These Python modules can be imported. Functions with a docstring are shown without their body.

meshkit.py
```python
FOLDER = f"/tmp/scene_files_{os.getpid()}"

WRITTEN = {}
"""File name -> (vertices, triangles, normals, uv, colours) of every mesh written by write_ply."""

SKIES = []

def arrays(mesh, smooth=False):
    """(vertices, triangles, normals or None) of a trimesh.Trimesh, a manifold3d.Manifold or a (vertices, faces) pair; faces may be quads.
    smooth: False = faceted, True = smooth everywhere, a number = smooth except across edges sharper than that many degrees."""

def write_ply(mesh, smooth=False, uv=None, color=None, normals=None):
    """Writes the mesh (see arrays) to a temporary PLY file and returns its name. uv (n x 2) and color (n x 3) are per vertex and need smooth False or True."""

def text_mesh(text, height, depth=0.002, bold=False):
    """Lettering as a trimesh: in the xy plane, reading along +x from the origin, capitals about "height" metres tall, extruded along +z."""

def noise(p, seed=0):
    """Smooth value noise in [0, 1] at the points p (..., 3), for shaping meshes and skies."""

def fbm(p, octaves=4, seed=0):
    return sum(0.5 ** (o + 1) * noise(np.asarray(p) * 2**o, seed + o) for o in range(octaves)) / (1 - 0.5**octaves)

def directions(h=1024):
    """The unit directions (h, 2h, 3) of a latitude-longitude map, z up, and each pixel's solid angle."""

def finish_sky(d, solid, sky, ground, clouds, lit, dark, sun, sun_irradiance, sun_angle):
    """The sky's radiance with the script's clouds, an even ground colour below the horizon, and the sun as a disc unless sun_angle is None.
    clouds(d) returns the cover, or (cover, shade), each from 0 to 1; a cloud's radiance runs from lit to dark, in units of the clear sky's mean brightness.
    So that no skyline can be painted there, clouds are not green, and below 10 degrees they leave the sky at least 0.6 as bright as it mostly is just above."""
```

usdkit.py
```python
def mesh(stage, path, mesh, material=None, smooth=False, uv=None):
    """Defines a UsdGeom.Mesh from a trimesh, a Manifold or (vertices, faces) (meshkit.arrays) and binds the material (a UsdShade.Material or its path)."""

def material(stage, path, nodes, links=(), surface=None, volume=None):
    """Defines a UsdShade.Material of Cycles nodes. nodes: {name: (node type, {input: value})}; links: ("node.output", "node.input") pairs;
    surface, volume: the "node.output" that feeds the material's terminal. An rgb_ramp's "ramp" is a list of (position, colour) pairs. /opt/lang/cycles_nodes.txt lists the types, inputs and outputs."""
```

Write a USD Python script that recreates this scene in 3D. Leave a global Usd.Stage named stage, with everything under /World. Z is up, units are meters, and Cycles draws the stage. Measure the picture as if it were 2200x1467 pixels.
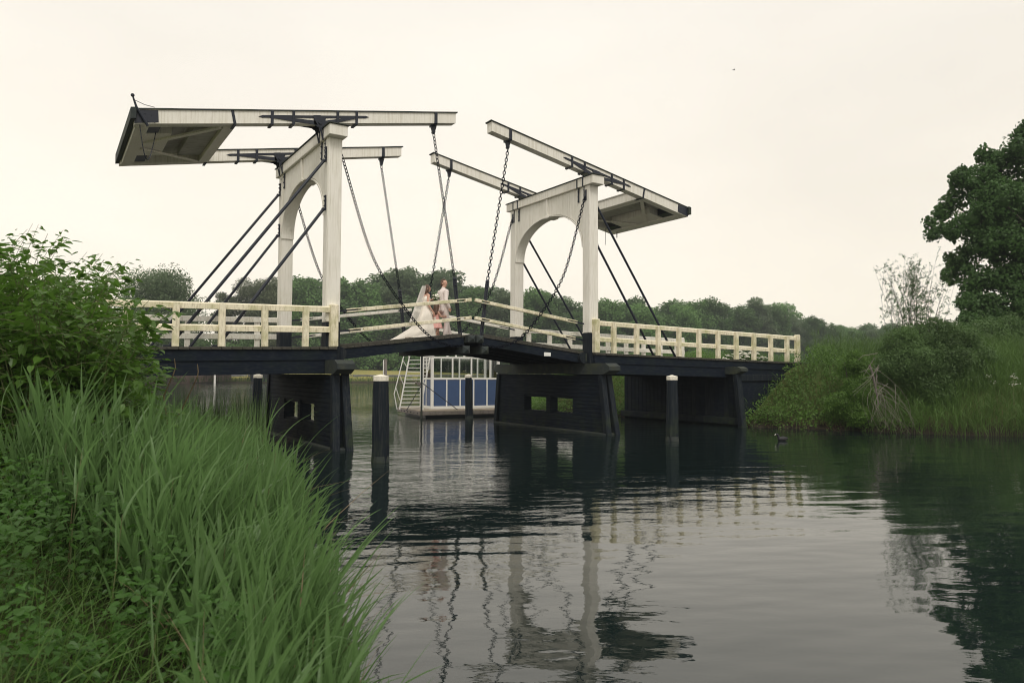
import math, random
import numpy as np, trimesh, manifold3d, shapely
from shapely.geometry import Polygon, box as sbox
from scipy.spatial import ConvexHull
import usdkit, meshkit
from pxr import Usd, UsdGeom, UsdLux, UsdShade, Gf, Sdf, Vt

random.seed(7)
rng = np.random.default_rng(7)
stage = Usd.Stage.CreateInMemory()
UsdGeom.SetStageUpAxis(stage, 'Z'); UsdGeom.SetStageMetersPerUnit(stage, 1.0)
UsdGeom.Xform.Define(stage, '/World')
UsdGeom.Scope.Define(stage, '/World/Looks')

# ---------------------------------------------------------------- camera, sky, sun
CAM = np.array([-6.57, -18.864, 2.045]); FPX = 1548.35
YAW, PITCH, ROLL = .5735, .0422, .0035
def cam_axes():
    cy, sy, cp, sp = math.cos(YAW), math.sin(YAW), math.cos(PITCH), math.sin(PITCH)
    f = np.array([sy*cp, cy*cp, sp]); r = np.array([cy, -sy, 0.]); u = np.cross(r, f)
    return math.cos(ROLL)*r + math.sin(ROLL)*u, -math.sin(ROLL)*r + math.cos(ROLL)*u, f
CR, CU, CF = cam_axes()
cam = UsdGeom.Camera.Define(stage, '/World/camera')
cam.CreateHorizontalApertureAttr(36.0); cam.CreateVerticalApertureAttr(24.0)
cam.CreateFocalLengthAttr(36.0*FPX/2200)
cam.CreateFStopAttr(3.5); cam.CreateFocusDistanceAttr(20.0)
cam.CreateClippingRangeAttr(Gf.Vec2f(.05, 5000))
cam.CreateExposureAttr(0.06)
m4 = Gf.Matrix4d(*CR, 0, *CU, 0, *(-CF), 0, *CAM, 1)
UsdGeom.Xformable(cam).AddTransformOp().Set(m4)

SUN_EL, SUN_AZ = math.radians(52), math.radians(200)      # azimuth from +y towards +x
SUN_I, SUN_ANGLE = .4, 25.0
SKY_STRENGTH = .1
CLOUD = (10.6, 9.65, 8.05)
sun = UsdLux.DistantLight.Define(stage, '/World/sun')
sun.CreateIntensityAttr(SUN_I); sun.CreateAngleAttr(SUN_ANGLE); sun.CreateNormalizeAttr(True)
sun.CreateColorAttr(Gf.Vec3f(1, .95, .87))
sd = np.array([math.cos(SUN_EL)*math.sin(SUN_AZ), math.cos(SUN_EL)*math.cos(SUN_AZ), math.sin(SUN_EL)])
zx = np.cross([0, 0, 1.], sd); zx /= np.linalg.norm(zx); zy = np.cross(sd, zx)
UsdGeom.Xformable(sun).AddTransformOp().Set(Gf.Matrix4d(*zx, 0, *zy, 0, *sd, 0, 0, 0, 0, 1))
sky_mat = usdkit.material(stage, '/World/Looks/overcast_sky', {
    'sky': ('sky_texture', {'sky_type': 'single_scattering', 'sun_disc': False, 'sun_elevation': SUN_EL, 'sun_rotation': SUN_AZ}),
    'tc': ('texture_coordinate', {}),
    'mp': ('mapping', {'scale': (1., 1., 2.5)}),
    'n': ('noise_texture', {'scale': 1.6, 'detail': 4, 'roughness': .5}),
    'cl': ('rgb_ramp', {'ramp': [(.25, tuple(c*.90 for c in CLOUD)), (.75, tuple(c*1.07 for c in CLOUD))]}),
    'sp': ('separate_xyz', {}), 'el': ('map_range', {'from_min': .0, 'from_max': .55, 'to_min': 0, 'to_max': 1, 'clamp': True}), 'wm': ('mix_color', {'a': (1.0, 1.0, 1.0), 'b': (.92, .96, 1.045), 'use_clamp': False}),
    'ml': ('mix_color', {'blend_type': 'multiply', 'fac': 1.0, 'use_clamp': False}), 'mx': ('mix_color', {'fac': .94, 'use_clamp': False}),
    'bg': ('background_shader', {'strength': SKY_STRENGTH})},
    [('tc.generated', 'mp.vector'), ('mp.vector', 'n.vector'), ('n.fac', 'cl.fac'), ('sky.color', 'mx.a'), ('tc.generated', 'sp.vector'), ('sp.z', 'el.value'), ('el.result', 'wm.fac'), ('cl.color', 'ml.a'), ('wm.result', 'ml.b'), ('ml.result', 'mx.b'), ('mx.result', 'bg.color')], surface='bg.background')
sky = UsdLux.DomeLight.Define(stage, '/World/sky')
UsdShade.MaterialBindingAPI.Apply(sky.GetPrim()).Bind(sky_mat)
sky.GetPrim().SetCustomDataByKey('kind', 'structure')

# ---------------------------------------------------------------- materials
def M_(name, nodes, links, surface):
    return usdkit.material(stage, '/World/Looks/' + name, nodes, links, surface=surface)
def weathered(name, base, dirt, alg, amt=.5, streak=(14, 14, 1.6), algamt=.4, rough=.6, top_clean=.8, alg_z=None, bump=.15, spec=.3):
    """Painted or bare timber: fine vertical dirt streaks, larger stains and green algae, washed clean on upward faces."""
    nodes = {
        'g': ('geometry', {}), 'm1': ('mapping', {'scale': streak}), 'n1': ('noise_texture', {'scale': 1.0, 'detail': 5, 'roughness': .65}),
        'r1': ('map_range', {'from_min': .48, 'from_max': .78, 'to_min': 0, 'to_max': amt, 'clamp': True}),
        'n2': ('noise_texture', {'scale': 1.7, 'detail': 4, 'roughness': .6}), 'r2': ('map_range', {'from_min': .45, 'from_max': .75, 'to_min': 0, 'to_max': algamt, 'clamp': True}),
        'n3': ('noise_texture', {'scale': 45., 'detail': 3, 'roughness': .6}), 'r3': ('map_range', {'from_min': .3, 'from_max': .7, 'to_min': .86, 'to_max': 1.08}),
        's': ('separate_xyz', {}), 'rt': ('map_range', {'from_min': .3, 'from_max': .9, 'to_min': 1.0, 'to_max': 1 - top_clean, 'clamp': True}),
        'k1': ('math', {'math_type': 'multiply'}), 'k2': ('math', {'math_type': 'multiply'}),
        'c1': ('mix_color', {'a': base, 'b': dirt}), 'c2': ('mix_color', {'b': alg}),
        'c3': ('mix_color', {'blend_type': 'multiply', 'fac': 1.0}), 'cc': ('combine_xyz', {}),
        'b': ('bump', {'strength': bump, 'distance': .01}),
        'p': ('principled_bsdf', {'roughness': rough, 'specular_ior_level': spec})}
    links = [('g.position', 'm1.vector'), ('m1.vector', 'n1.vector'), ('n1.fac', 'r1.value'), ('g.position', 'n2.vector'), ('n2.fac', 'r2.value'),
             ('m1.vector', 'n3.vector'), ('n3.fac', 'r3.value'), ('g.normal', 's.vector'), ('s.z', 'rt.value'),
             ('r1.result', 'k1.value1'), ('rt.result', 'k1.value2'), ('r2.result', 'k2.value1'), ('rt.result', 'k2.value2'),
             ('k1.value', 'c1.fac'), ('c1.result', 'c2.a'), ('c2.result', 'c3.a'), ('r3.result', 'cc.x'), ('r3.result', 'cc.y'), ('r3.result', 'cc.z'), ('cc.vector', 'c3.b'),
             ('c3.result', 'p.base_color'), ('n1.fac', 'b.height'), ('b.normal', 'p.normal')]
    if alg_z is not None:                       # algae only near a given height
        nodes['sp'] = ('separate_xyz', {}); nodes['rz'] = ('map_range', {'from_min': alg_z[0], 'from_max': alg_z[1], 'to_min': 1.0, 'to_max': alg_z[2], 'clamp': True}); nodes['k3'] = ('math', {'math_type': 'multiply'})
        links += [('g.position', 'sp.vector'), ('sp.z', 'rz.value'), ('k2.value', 'k3.value1'), ('rz.result', 'k3.value2'), ('k3.value', 'c2.fac')]
    else:
        links += [('k2.value', 'c2.fac')]
    return M_(name, nodes, links, 'p.BSDF')
def plain(name, col, rough=.5, metal=0., var=.12, scale=30., spec=.4):
    return M_(name, {'g': ('geometry', {}), 'n': ('noise_texture', {'scale': scale, 'detail': 4}), 'r': ('rgb_ramp', {'ramp': [(.25, tuple(c*(1-var) for c in col)), (.75, tuple(c*(1+var) for c in col))]}),
                     'p': ('principled_bsdf', {'roughness': rough, 'metallic': metal, 'specular_ior_level': spec})}, [('g.position', 'n.vector'), ('n.fac', 'r.fac'), ('r.color', 'p.base_color')], 'p.BSDF')
def leafy(name, cols, rough=.55, trans=.35, spec=.35, tcol=None, big=.0, bigscale=.5, obj=.25):
    """Foliage: each leaf its own tone out of COLS, each plant a little lighter or darker, light shining through."""
    n = len(cols)
    nodes = {'g': ('geometry', {}), 'o': ('object_info', {}), 'r': ('rgb_ramp', {'ramp': [(i/(n-1), c) for i, c in enumerate(cols)]}),
             'h': ('hsv', {'saturation': 1.0, 'fac': 1.0}), 'ro': ('map_range', {'from_min': 0, 'from_max': 1, 'to_min': 1-obj, 'to_max': 1+obj}),
             'nn': ('noise_texture', {'scale': bigscale, 'detail': 2}), 'rn': ('map_range', {'from_min': .3, 'from_max': .7, 'to_min': 1-big, 'to_max': 1+big}), 'kk': ('math', {'math_type': 'multiply'}),
             'p': ('principled_bsdf', {'roughness': rough, 'specular_ior_level': spec}), 't': ('translucent_bsdf', {}), 'm': ('mix_closure', {'fac': trans})}
    links = [('g.random_per_island', 'r.fac'), ('r.color', 'h.color'), ('o.random', 'ro.value'), ('g.position', 'nn.vector'), ('nn.fac', 'rn.value'), ('ro.result', 'kk.value1'), ('rn.result', 'kk.value2'), ('kk.value', 'h.value'),
             ('h.color', 'p.base_color'), ('h.color', 't.color'), ('p.BSDF', 'm.closure1'), ('t.BSDF', 'm.closure2')]
    return M_(name, nodes, links, 'm.closure')

W = {}
W['white'] = weathered('white_paint', (.80, .775, .71), (.36, .31, .21), (.38, .40, .20), amt=.52, algamt=.34, streak=(22, 22, 1.1), alg_z=(2.9, 5.0, .35))
W['rail'] = weathered('algae_white_paint', (.80, .74, .57), (.27, .21, .12), (.33, .34, .12), amt=.85, algamt=.85, streak=(26, 26, 5), top_clean=.95, bump=.3)
W['railc'] = weathered('white_paint_rail', (.80, .78, .71), (.34, .27, .18), (.40, .40, .20), amt=.7, algamt=.35, streak=(26, 26, 5), top_clean=.95, bump=.3)
W['inner'] = weathered('grey_undercoat', (.42, .41, .37), (.16, .15, .12), (.16, .18, .10), amt=.8, algamt=.4, streak=(3, 12, 3), top_clean=0)
W['tar'] = weathered('tarred_timber', (.0065, .0110, .020), (.026, .031, .036), (.024, .036, .016), amt=.8, streak=(5, 2.5, 16), algamt=.85, rough=.75, top_clean=0, alg_z=(.15, 1.2, .35), bump=.4, spec=.12)
W['tarv'] = weathered('tarred_post', (.010, .0145, .021), (.05, .053, .052), (.035, .05, .022), amt=.75, streak=(26, 26, 1.4), algamt=.95, rough=.7, top_clean=0, alg_z=(.3, .9, .1), bump=.6, spec=.12)
W['moss'] = weathered('mossy_timber', (.028, .036, .036), (.075, .076, .066), (.055, .064, .028), amt=.6, streak=(6, 6, 6), algamt=.7, rough=.8, top_clean=0, bump=.5)
W['plank'] = weathered('weathered_plank', (.05, .047, .04), (.10, .095, .08), (.055, .06, .03), amt=.7, streak=(9, 9, 9), algamt=.5, rough=.8, top_clean=0, bump=.4)
W['iron'] = plain('black_iron', (.009, .013, .024), rough=.45, var=.3)
W['chain'] = plain('chain_iron', (.006, .008, .014), rough=.8, var=.3, spec=.1)
W['zinc'] = plain('post_cap', (.74, .70, .60), rough=.6, var=.15, scale=25)
W['plate'] = plain('white_plate', (.75, .75, .72), rough=.4)
W['raftdeck'] = weathered('raft_timber', (.34, .29, .23), (.14, .11, .08), (.16, .17, .08), amt=.7, streak=(4, 14, 8), algamt=.4, top_clean=0)
W['raftside'] = weathered('raft_side', (.20, .175, .16), (.05, .045, .04), (.08, .09, .04), amt=.7, streak=(9, 9, 3), algamt=.5, top_clean=0)
W['blue'] = plain('blue_panel', (.052, .090, .190), rough=.45, var=.07, scale=4)
W['frame'] = plain('white_frame', (.78, .77, .73), rough=.45, var=.08)
W['glass'] = M_('window_glass', {'t': ('transparent_bsdf', {'color': (.86, .88, .87)}), 'g': ('glossy_bsdf', {'roughness': .03, 'color': (.9, .9, .9)}), 'f': ('fresnel', {'IOR': 1.5}), 'm': ('mix_closure', {})},
                [('f.fac', 'm.fac'), ('t.BSDF', 'm.closure1'), ('g.BSDF', 'm.closure2')], 'm.closure')
W['skin'] = plain('skin', (.56, .33, .25), rough=.5, var=.05)
W['suit'] = plain('light_suit', (.72, .64, .615), rough=.8, var=.05)
W['gown'] = plain('ivory_gown', (.84, .79, .72), rough=.75, var=.03)
W['pink'] = plain('pink_dress', (.74, .40, .36), rough=.75, var=.05)
W['hair'] = plain('brown_hair', (.085, .045, .028), rough=.5, var=.3, scale=80)
W['dark'] = plain('dark_detail', (.02, .017, .016), rough=.4)
W['lips'] = plain('lips', (.42, .17, .15), rough=.4)
W['veil'] = M_('veil_tulle', {'t': ('transparent_bsdf', {}), 'd': ('diffuse_bsdf', {'color': (.85, .82, .78)}), 'tr': ('translucent_bsdf', {'color': (.85, .82, .78)}), 'm1': ('mix_closure', {'fac': .5}), 'm': ('mix_closure', {'fac': .6})},
               [('d.BSDF', 'm1.closure1'), ('tr.BSDF', 'm1.closure2'), ('t.BSDF', 'm.closure1'), ('m1.closure', 'm.closure2')], 'm.closure')
W['petal'] = plain('white_petal', (.82, .80, .72), rough=.7, var=.06)
W['car'] = plain('silver_paint', (.32, .33, .36), rough=.3, metal=.3)
W['carglass'] = plain('car_glass', (.03, .035, .04), rough=.08)
W['tyre'] = plain('tyre', (.015, .015, .015), rough=.8)
W['brick'] = weathered('quay_brick', (.22, .15, .13), (.12, .10, .09), (.12, .13, .06), amt=.6, streak=(3, 3, 3), algamt=.5, top_clean=0)
W['stone'] = plain('grey_revetment', (.13, .13, .135), rough=.85, var=.4, scale=.9)
W['bark'] = weathered('bark', (.07, .06, .048), (.03, .026, .02), (.06, .07, .03), amt=.7, streak=(9, 9, 2), algamt=.4, top_clean=0, bump=.6)
W['twig'] = plain('bleached_twig', (.17, .155, .13), rough=.8, var=.35, scale=8)
W['cane'] = plain('cane_stem', (.10, .12, .045), rough=.6, var=.4, scale=5)
W['feather'] = plain('black_plumage', (.012, .012, .015), rough=.6)
W['bill'] = plain('white_bill', (.8, .78, .7), rough=.5)

W['wood_leaf'] = leafy('wood_leaf', [(.075, .145, .038), (.13, .225, .058), (.205, .315, .09)], trans=.35, big=.25, bigscale=.12, obj=.48)
W['pale_leaf'] = leafy('pale_leaf', [(.085, .105, .055), (.11, .135, .07), (.14, .16, .085)], trans=.3, big=.15, bigscale=.15, obj=.2)
W['willow_leaf'] = leafy('willow_leaf', [(.095, .140, .066), (.14, .19, .092), (.19, .245, .12)], trans=.33, big=.2, bigscale=.2, obj=.15)
W['maple_leaf'] = leafy('broad_leaf', [(.050, .108, .026), (.092, .175, .040), (.165, .265, .060)], trans=.42, spec=.4, big=.25, bigscale=.5, obj=.05)
W['bush_leaf'] = leafy('bush_leaf', [(.072, .130, .038), (.125, .205, .058), (.205, .295, .090)], trans=.32, big=.25, bigscale=.7, obj=.15)
W['nettle_leaf'] = leafy('nettle_leaf', [(.075, .150, .022), (.140, .240, .034), (.27, .36, .055)], trans=.35, big=.25, bigscale=.8, obj=.1)
W['knot_leaf'] = leafy('knotweed_leaf', [(.075, .155, .022), (.135, .245, .032), (.250, .365, .055)], trans=.45, rough=.42, spec=.45, big=.15, bigscale=.8, obj=.18)
W['vine_leaf'] = leafy('vine_leaf', [(.045, .115, .016), (.10, .20, .022), (.25, .35, .028), (.48, .52, .04)], trans=.4, rough=.45, big=.2, bigscale=1.2, obj=.2)
W['reed_leaf'] = leafy('reed_leaf', [(.10, .18, .06), (.31, .425, .185), (.64, .70, .45)], trans=.46, rough=.45, spec=.45, big=.16, bigscale=.9, obj=.15)
W['grass_leaf'] = leafy('bank_grass_leaf', [(.075, .140, .030), (.14, .225, .050), (.23, .315, .085)], trans=.38, big=.25, bigscale=.5, obj=.1)
W['straw'] = leafy('dry_grass', [(.20, .15, .085), (.30, .23, .14), (.38, .30, .19)], trans=.3, obj=.1)
W['meadow'] = M_('ground_turf', {'g': ('geometry', {}), 'n': ('noise_texture', {'scale': .14, 'detail': 6, 'roughness': .62}), 'n2': ('noise_texture', {'scale': 7., 'detail': 4}), 's': ('separate_xyz', {}),
    'rz': ('map_range', {'from_min': .15, 'from_max': .7, 'to_min': 0, 'to_max': 1, 'clamp': True}), 'ry': ('map_range', {'from_min': 60., 'from_max': 90., 'to_min': 0, 'to_max': 1, 'clamp': True}),
    'r': ('rgb_ramp', {'ramp': [(.3, (.06, .075, .025)), (.5, (.085, .10, .033)), (.7, (.115, .11, .05))]}), 'rf': ('rgb_ramp', {'ramp': [(.3, (.17, .17, .05)), (.5, (.25, .23, .08)), (.7, (.31, .27, .11))]}),
    'mf': ('mix_color', {}), 'mud': ('mix_color', {'a': (.035, .03, .022)}), 'b': ('bump', {'strength': .5, 'distance': .06}), 'p': ('principled_bsdf', {'roughness': .9, 'specular_ior_level': .1})},
    [('g.position', 'n.vector'), ('g.position', 'n2.vector'), ('g.position', 's.vector'), ('s.z', 'rz.value'), ('s.y', 'ry.value'), ('n.fac', 'r.fac'), ('n.fac', 'rf.fac'), ('ry.result', 'mf.fac'), ('r.color', 'mf.a'), ('rf.color', 'mf.b'),
     ('rz.result', 'mud.fac'), ('mf.result', 'mud.b'), ('mud.result', 'p.base_color'), ('n2.fac', 'b.height'), ('b.normal', 'p.normal')], 'p.BSDF')
# water: still and calm to the right, wind ripples in a band through the bridge, both as relief of the surface
W['water'] = M_('canal_water', {'g': ('geometry', {}),
    'm2': ('mapping', {'mapping_type': 'texture', 'rotation': (0, 0, -.45), 'scale': (1.8, .8, 1)}), 'm3': ('mapping', {'mapping_type': 'texture', 'rotation': (0, 0, -.75), 'scale': (1.5, .7, 1)}),
    'n1': ('noise_texture', {'scale': 1.15, 'detail': 2, 'roughness': .45}), 'n2': ('noise_texture', {'scale': 3.4, 'detail': 3, 'roughness': .5, 'distortion': .4}), 'n3': ('noise_texture', {'scale': 13., 'detail': 2, 'roughness': .5}),
    'np': ('noise_texture', {'scale': .09, 'detail': 2}), 'rp': ('map_range', {'from_min': .40, 'from_max': .58, 'to_min': .4, 'to_max': 1.0, 'clamp': True}),
    'dv': ('vector_math', {'vector2': (-.6, 1.0, 0), 'math_type': 'dot_product'}), 'rd': ('map_range', {'from_min': -15., 'from_max': 9., 'to_min': .22, 'to_max': 1.75, 'clamp': True}),
    'k0': ('math', {'math_type': 'multiply'}),
    'a1': ('math', {'math_type': 'multiply', 'value2': .020}), 'a2': ('math', {'math_type': 'multiply', 'value2': .0115}), 'a3': ('math', {'math_type': 'multiply', 'value2': .0032}),
    'w2': ('math', {'math_type': 'multiply'}), 'w3': ('math', {'math_type': 'multiply'}), 's1': ('math', {'math_type': 'add'}), 's2': ('math', {'math_type': 'add'}),
    'b': ('bump', {'strength': 1.0, 'distance': 1.0, 'filter_width': .1}),
    'p': ('principled_bsdf', {'base_color': (.003, .0058, .0056), 'roughness': .015, 'ior': 1.62, 'specular_ior_level': .5})},
    [('g.position', 'm2.vector'), ('g.position', 'm3.vector'), ('m2.vector', 'n1.vector'), ('m2.vector', 'n2.vector'), ('m3.vector', 'n3.vector'), ('g.position', 'np.vector'), ('np.fac', 'rp.value'),
     ('g.position', 'dv.vector1'), ('dv.value', 'rd.value'), ('rp.result', 'k0.value1'), ('rd.result', 'k0.value2'),
     ('n1.fac', 'a1.value1'), ('n2.fac', 'a2.value1'), ('n3.fac', 'a3.value1'), ('a2.value', 'w2.value1'), ('k0.value', 'w2.value2'), ('a3.value', 'w3.value1'), ('k0.value', 'w3.value2'),
     ('a1.value', 's1.value1'), ('w2.value', 's1.value2'), ('s1.value', 's2.value1'), ('w3.value', 's2.value2'), ('s2.value', 'b.height'), ('b.normal', 'p.normal')], 'p.BSDF')

# ---------------------------------------------------------------- helpers
NAMES = set()
def numbered(parent, name):
    path, i = f'{parent}/{name}', 0
    while path in NAMES:
        i += 1; path = f'{parent}/{name}_{i:03d}'
    NAMES.add(path); return path
def norm(a):
    a = np.asarray(a, float); return a/np.maximum(np.linalg.norm(a, axis=-1, keepdims=True), 1e-12)
BOXF = np.array([[0,1,3],[0,3,2],[4,6,7],[4,7,5],[0,4,5],[0,5,1],[2,3,7],[2,7,6],[0,2,6],[0,6,4],[1,5,7],[1,7,3]])
def _bev():
    pts = []
    for i in range(3):
        for s in np.ndindex(2, 2, 2):
            e = np.ones(3); e[i] = 0; pts.append((np.array(s)*2-1, e))
    return pts
BEV = _bev()
_h = ConvexHull(np.array([s*(np.array([1, 1, 1]) - .1*e) for s, e in BEV]))
BEVF = _h.simplices.copy()
_bv = np.array([s*(np.array([1, 1, 1]) - .1*e) for s, e in BEV])
for k, t in enumerate(BEVF):
    n = np.cross(_bv[t[1]]-_bv[t[0]], _bv[t[2]]-_bv[t[0]])
    if n @ _bv[t].mean(0) < 0: BEVF[k] = t[::-1]
class MB:
    """Collects pieces of one mesh."""
    def __init__(s, tf=None): s.v, s.f, s.n, s.tf = [], [], 0, tf
    def add(s, v, f):
        v, f = np.asarray(v, float), np.asarray(f, int)
        if f.shape[1] == 4: f = np.vstack([f[:, [0, 1, 2]], f[:, [0, 2, 3]]])
        s.v.append(v); s.f.append(f + s.n); s.n += len(v); return s
    def tm(s, m): return s.add(m.vertices, m.faces)
    def frame(s, c, ax, half, ch=0.):
        c, ax, half = np.asarray(c, float), np.asarray(ax, float), np.asarray(half, float)
        if ch:
            ch = min(ch, .45*2*half.min())
            q = np.array([sg*(half - ch*e) for sg, e in BEV]); return s.add(c + q @ ax, BEVF)
        q = np.array([[(2*i-1), (2*j-1), (2*k-1)] for i in (0, 1) for j in (0, 1) for k in (0, 1)])*half
        return s.add(c + q @ ax, BOXF)
    def box(s, lo, hi, ch=0.):
        lo, hi = np.array(lo, float), np.array(hi, float); lo, hi = np.minimum(lo, hi), np.maximum(lo, hi)
        return s.frame((lo+hi)/2, np.eye(3), (hi-lo)/2, ch)
    def bar(s, a, b, w, h, up=(0, 0, 1), ch=0., ext=0.):
        a, b = np.asarray(a, float), np.asarray(b, float); d = norm(b-a); a, b = a - d*ext, b + d*ext
        y = norm(np.cross(up, d)); z = np.cross(d, y)
        return s.frame((a+b)/2, np.array([d, y, z]), (np.linalg.norm(b-a)/2, w/2, h/2), ch)
    def tube(s, pts, r, n=8, cap=True):
        p = np.asarray(pts, float); r = np.broadcast_to(np.asarray(r, float), (len(p),))
        t = norm(np.gradient(p, axis=0)); a = np.cross(t, [0, 0, 1.]) 
        bad = np.linalg.norm(a, axis=1) < 1e-3; a[bad] = np.cross(t[bad], [1., 0, 0]); a = norm(a)
        for i in range(1, len(a)):
            if a[i] @ a[i-1] < 0: a[i] = -a[i]
        b = np.cross(t, a); ang = np.arange(n)*2*np.pi/n
        v = (p[:, None] + r[:, None, None]*(np.cos(ang)[None, :, None]*a[:, None] + np.sin(ang)[None, :, None]*b[:, None])).reshape(-1, 3)
        i, j = np.meshgrid(np.arange(len(p)-1), np.arange(n), indexing='ij')
        f = np.stack([i*n+j, i*n+(j+1) % n, (i+1)*n+(j+1) % n, (i+1)*n+j], -1).reshape(-1, 4)
        f = np.vstack([f[:, [0, 1, 2]], f[:, [0, 2, 3]]])
        if cap:
            k = len(v); v = np.vstack([v, p[0], p[-1]]); m = (len(p)-1)*n
            f = np.vstack([f, [[k, (q+1) % n, q] for q in range(n)], [[k+1, m+q, m+(q+1) % n] for q in range(n)]])
        return s.add(v, f)
    def prism(s, poly, axis, lo, hi):
        """A shapely polygon of the two other axes (in order), extruded along AXIS from LO to HI."""
        for g in getattr(poly, 'geoms', [poly]):
            if g.is_empty or g.area < 1e-7: continue
            m = trimesh.creation.extrude_polygon(g, hi-lo, engine='earcut'); v = np.array(m.vertices)
            o = np.zeros_like(v); rest = [k for k in range(3) if k != axis]
            o[:, rest[0]], o[:, rest[1]], o[:, axis] = v[:, 0], v[:, 1], v[:, 2] + lo
            s.add(o, np.array(m.faces) if axis != 1 else np.array(m.faces)[:, ::-1])
        return s
    def lathe(s, prof, c=(0, 0, 0), n=12):
        m = trimesh.creation.revolve(np.array(prof, float), sections=n); return s.add(np.array(m.vertices)+c, m.faces)
    def ball(s, c, r, sub=1):
        m = trimesh.creation.icosphere(sub); return s.add(np.array(m.vertices)*r + c, m.faces)
    def get(s):
        v, f = np.vstack(s.v), np.vstack(s.f)
        if s.tf is not None:
            v, flip = s.tf(v)
            if flip: f = f[:, ::-1]
        return v, f
ORIGIN = {}
def custom(p, **k):
    for a, b in k.items():
        if b: p.SetCustomDataByKey(a, b)
    return p
def put(path, v, f, m, smooth=False, normals=None):
    if smooth is not False:
        v, f, normals = meshkit.arrays((v, f), smooth)
    g = UsdGeom.Mesh.Define(stage, path)
    g.CreatePointsAttr(Vt.Vec3fArray.FromNumpy(np.ascontiguousarray(v, np.float32)))
    g.CreateFaceVertexCountsAttr(Vt.IntArray.FromNumpy(np.full(len(f), f.shape[1], np.int32)))
    g.CreateFaceVertexIndicesAttr(Vt.IntArray.FromNumpy(np.ascontiguousarray(f, np.int32).ravel()))
    g.CreateSubdivisionSchemeAttr('none'); g.CreateDoubleSidedAttr(True)
    if normals is not None:
        g.CreateNormalsAttr(Vt.Vec3fArray.FromNumpy(np.ascontiguousarray(normals, np.float32))); g.SetNormalsInterpolation('vertex')
    if m is not None: UsdShade.MaterialBindingAPI.Apply(g.GetPrim()).Bind(W[m])
    return g.GetPrim()
def place(prim, loc, rz=0., sc=1.):
    x = UsdGeom.Xformable(prim); x.ClearXformOpOrder()
    x.AddTranslateOp().Set(Gf.Vec3d(*map(float, loc))); x.AddRotateZOp().Set(float(rz))
    sc = (sc, sc, sc) if np.ndim(sc) == 0 else sc
    x.AddScaleOp().Set(Gf.Vec3f(*map(float, sc)))
def thing(name, label, cat, loc=(0, 0, 0), rz=0., sc=1., group=None, kind=None):
    path = numbered('/World', name); x = UsdGeom.Xform.Define(stage, path); place(x, loc, rz, sc)
    ORIGIN[path] = np.asarray(loc, float)
    return custom(x.GetPrim(), label=label, category=cat, group=group, kind=kind)
def holder(parent, name, label=None):
    path = numbered(str(parent.GetPath()), name); x = UsdGeom.Xform.Define(stage, path); ORIGIN[path] = ORIGIN[str(parent.GetPath())]
    return custom(x.GetPrim(), label=label)
def part(parent, name, mb, m, smooth=False, label=None, kind=None, local=False):
    """A mesh of the scene, given in world coordinates (or local ones), under its thing or part."""
    pp = str(parent.GetPath()); path = numbered(pp, name); o = ORIGIN[pp]
    v, f = mb.get() if isinstance(mb, MB) else mb
    if not local: v = v - o
    ORIGIN[path] = o
    return custom(put(path, v, f, m, smooth), label=label, kind=kind)
def solo(name, mb, m, label, cat=None, smooth=False, kind=None, group=None):
    v, f = mb.get() if isinstance(mb, MB) else mb
    return custom(put(numbered('/World', name), v, f, m, smooth), label=label, category=cat, kind=kind, group=group)
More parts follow.
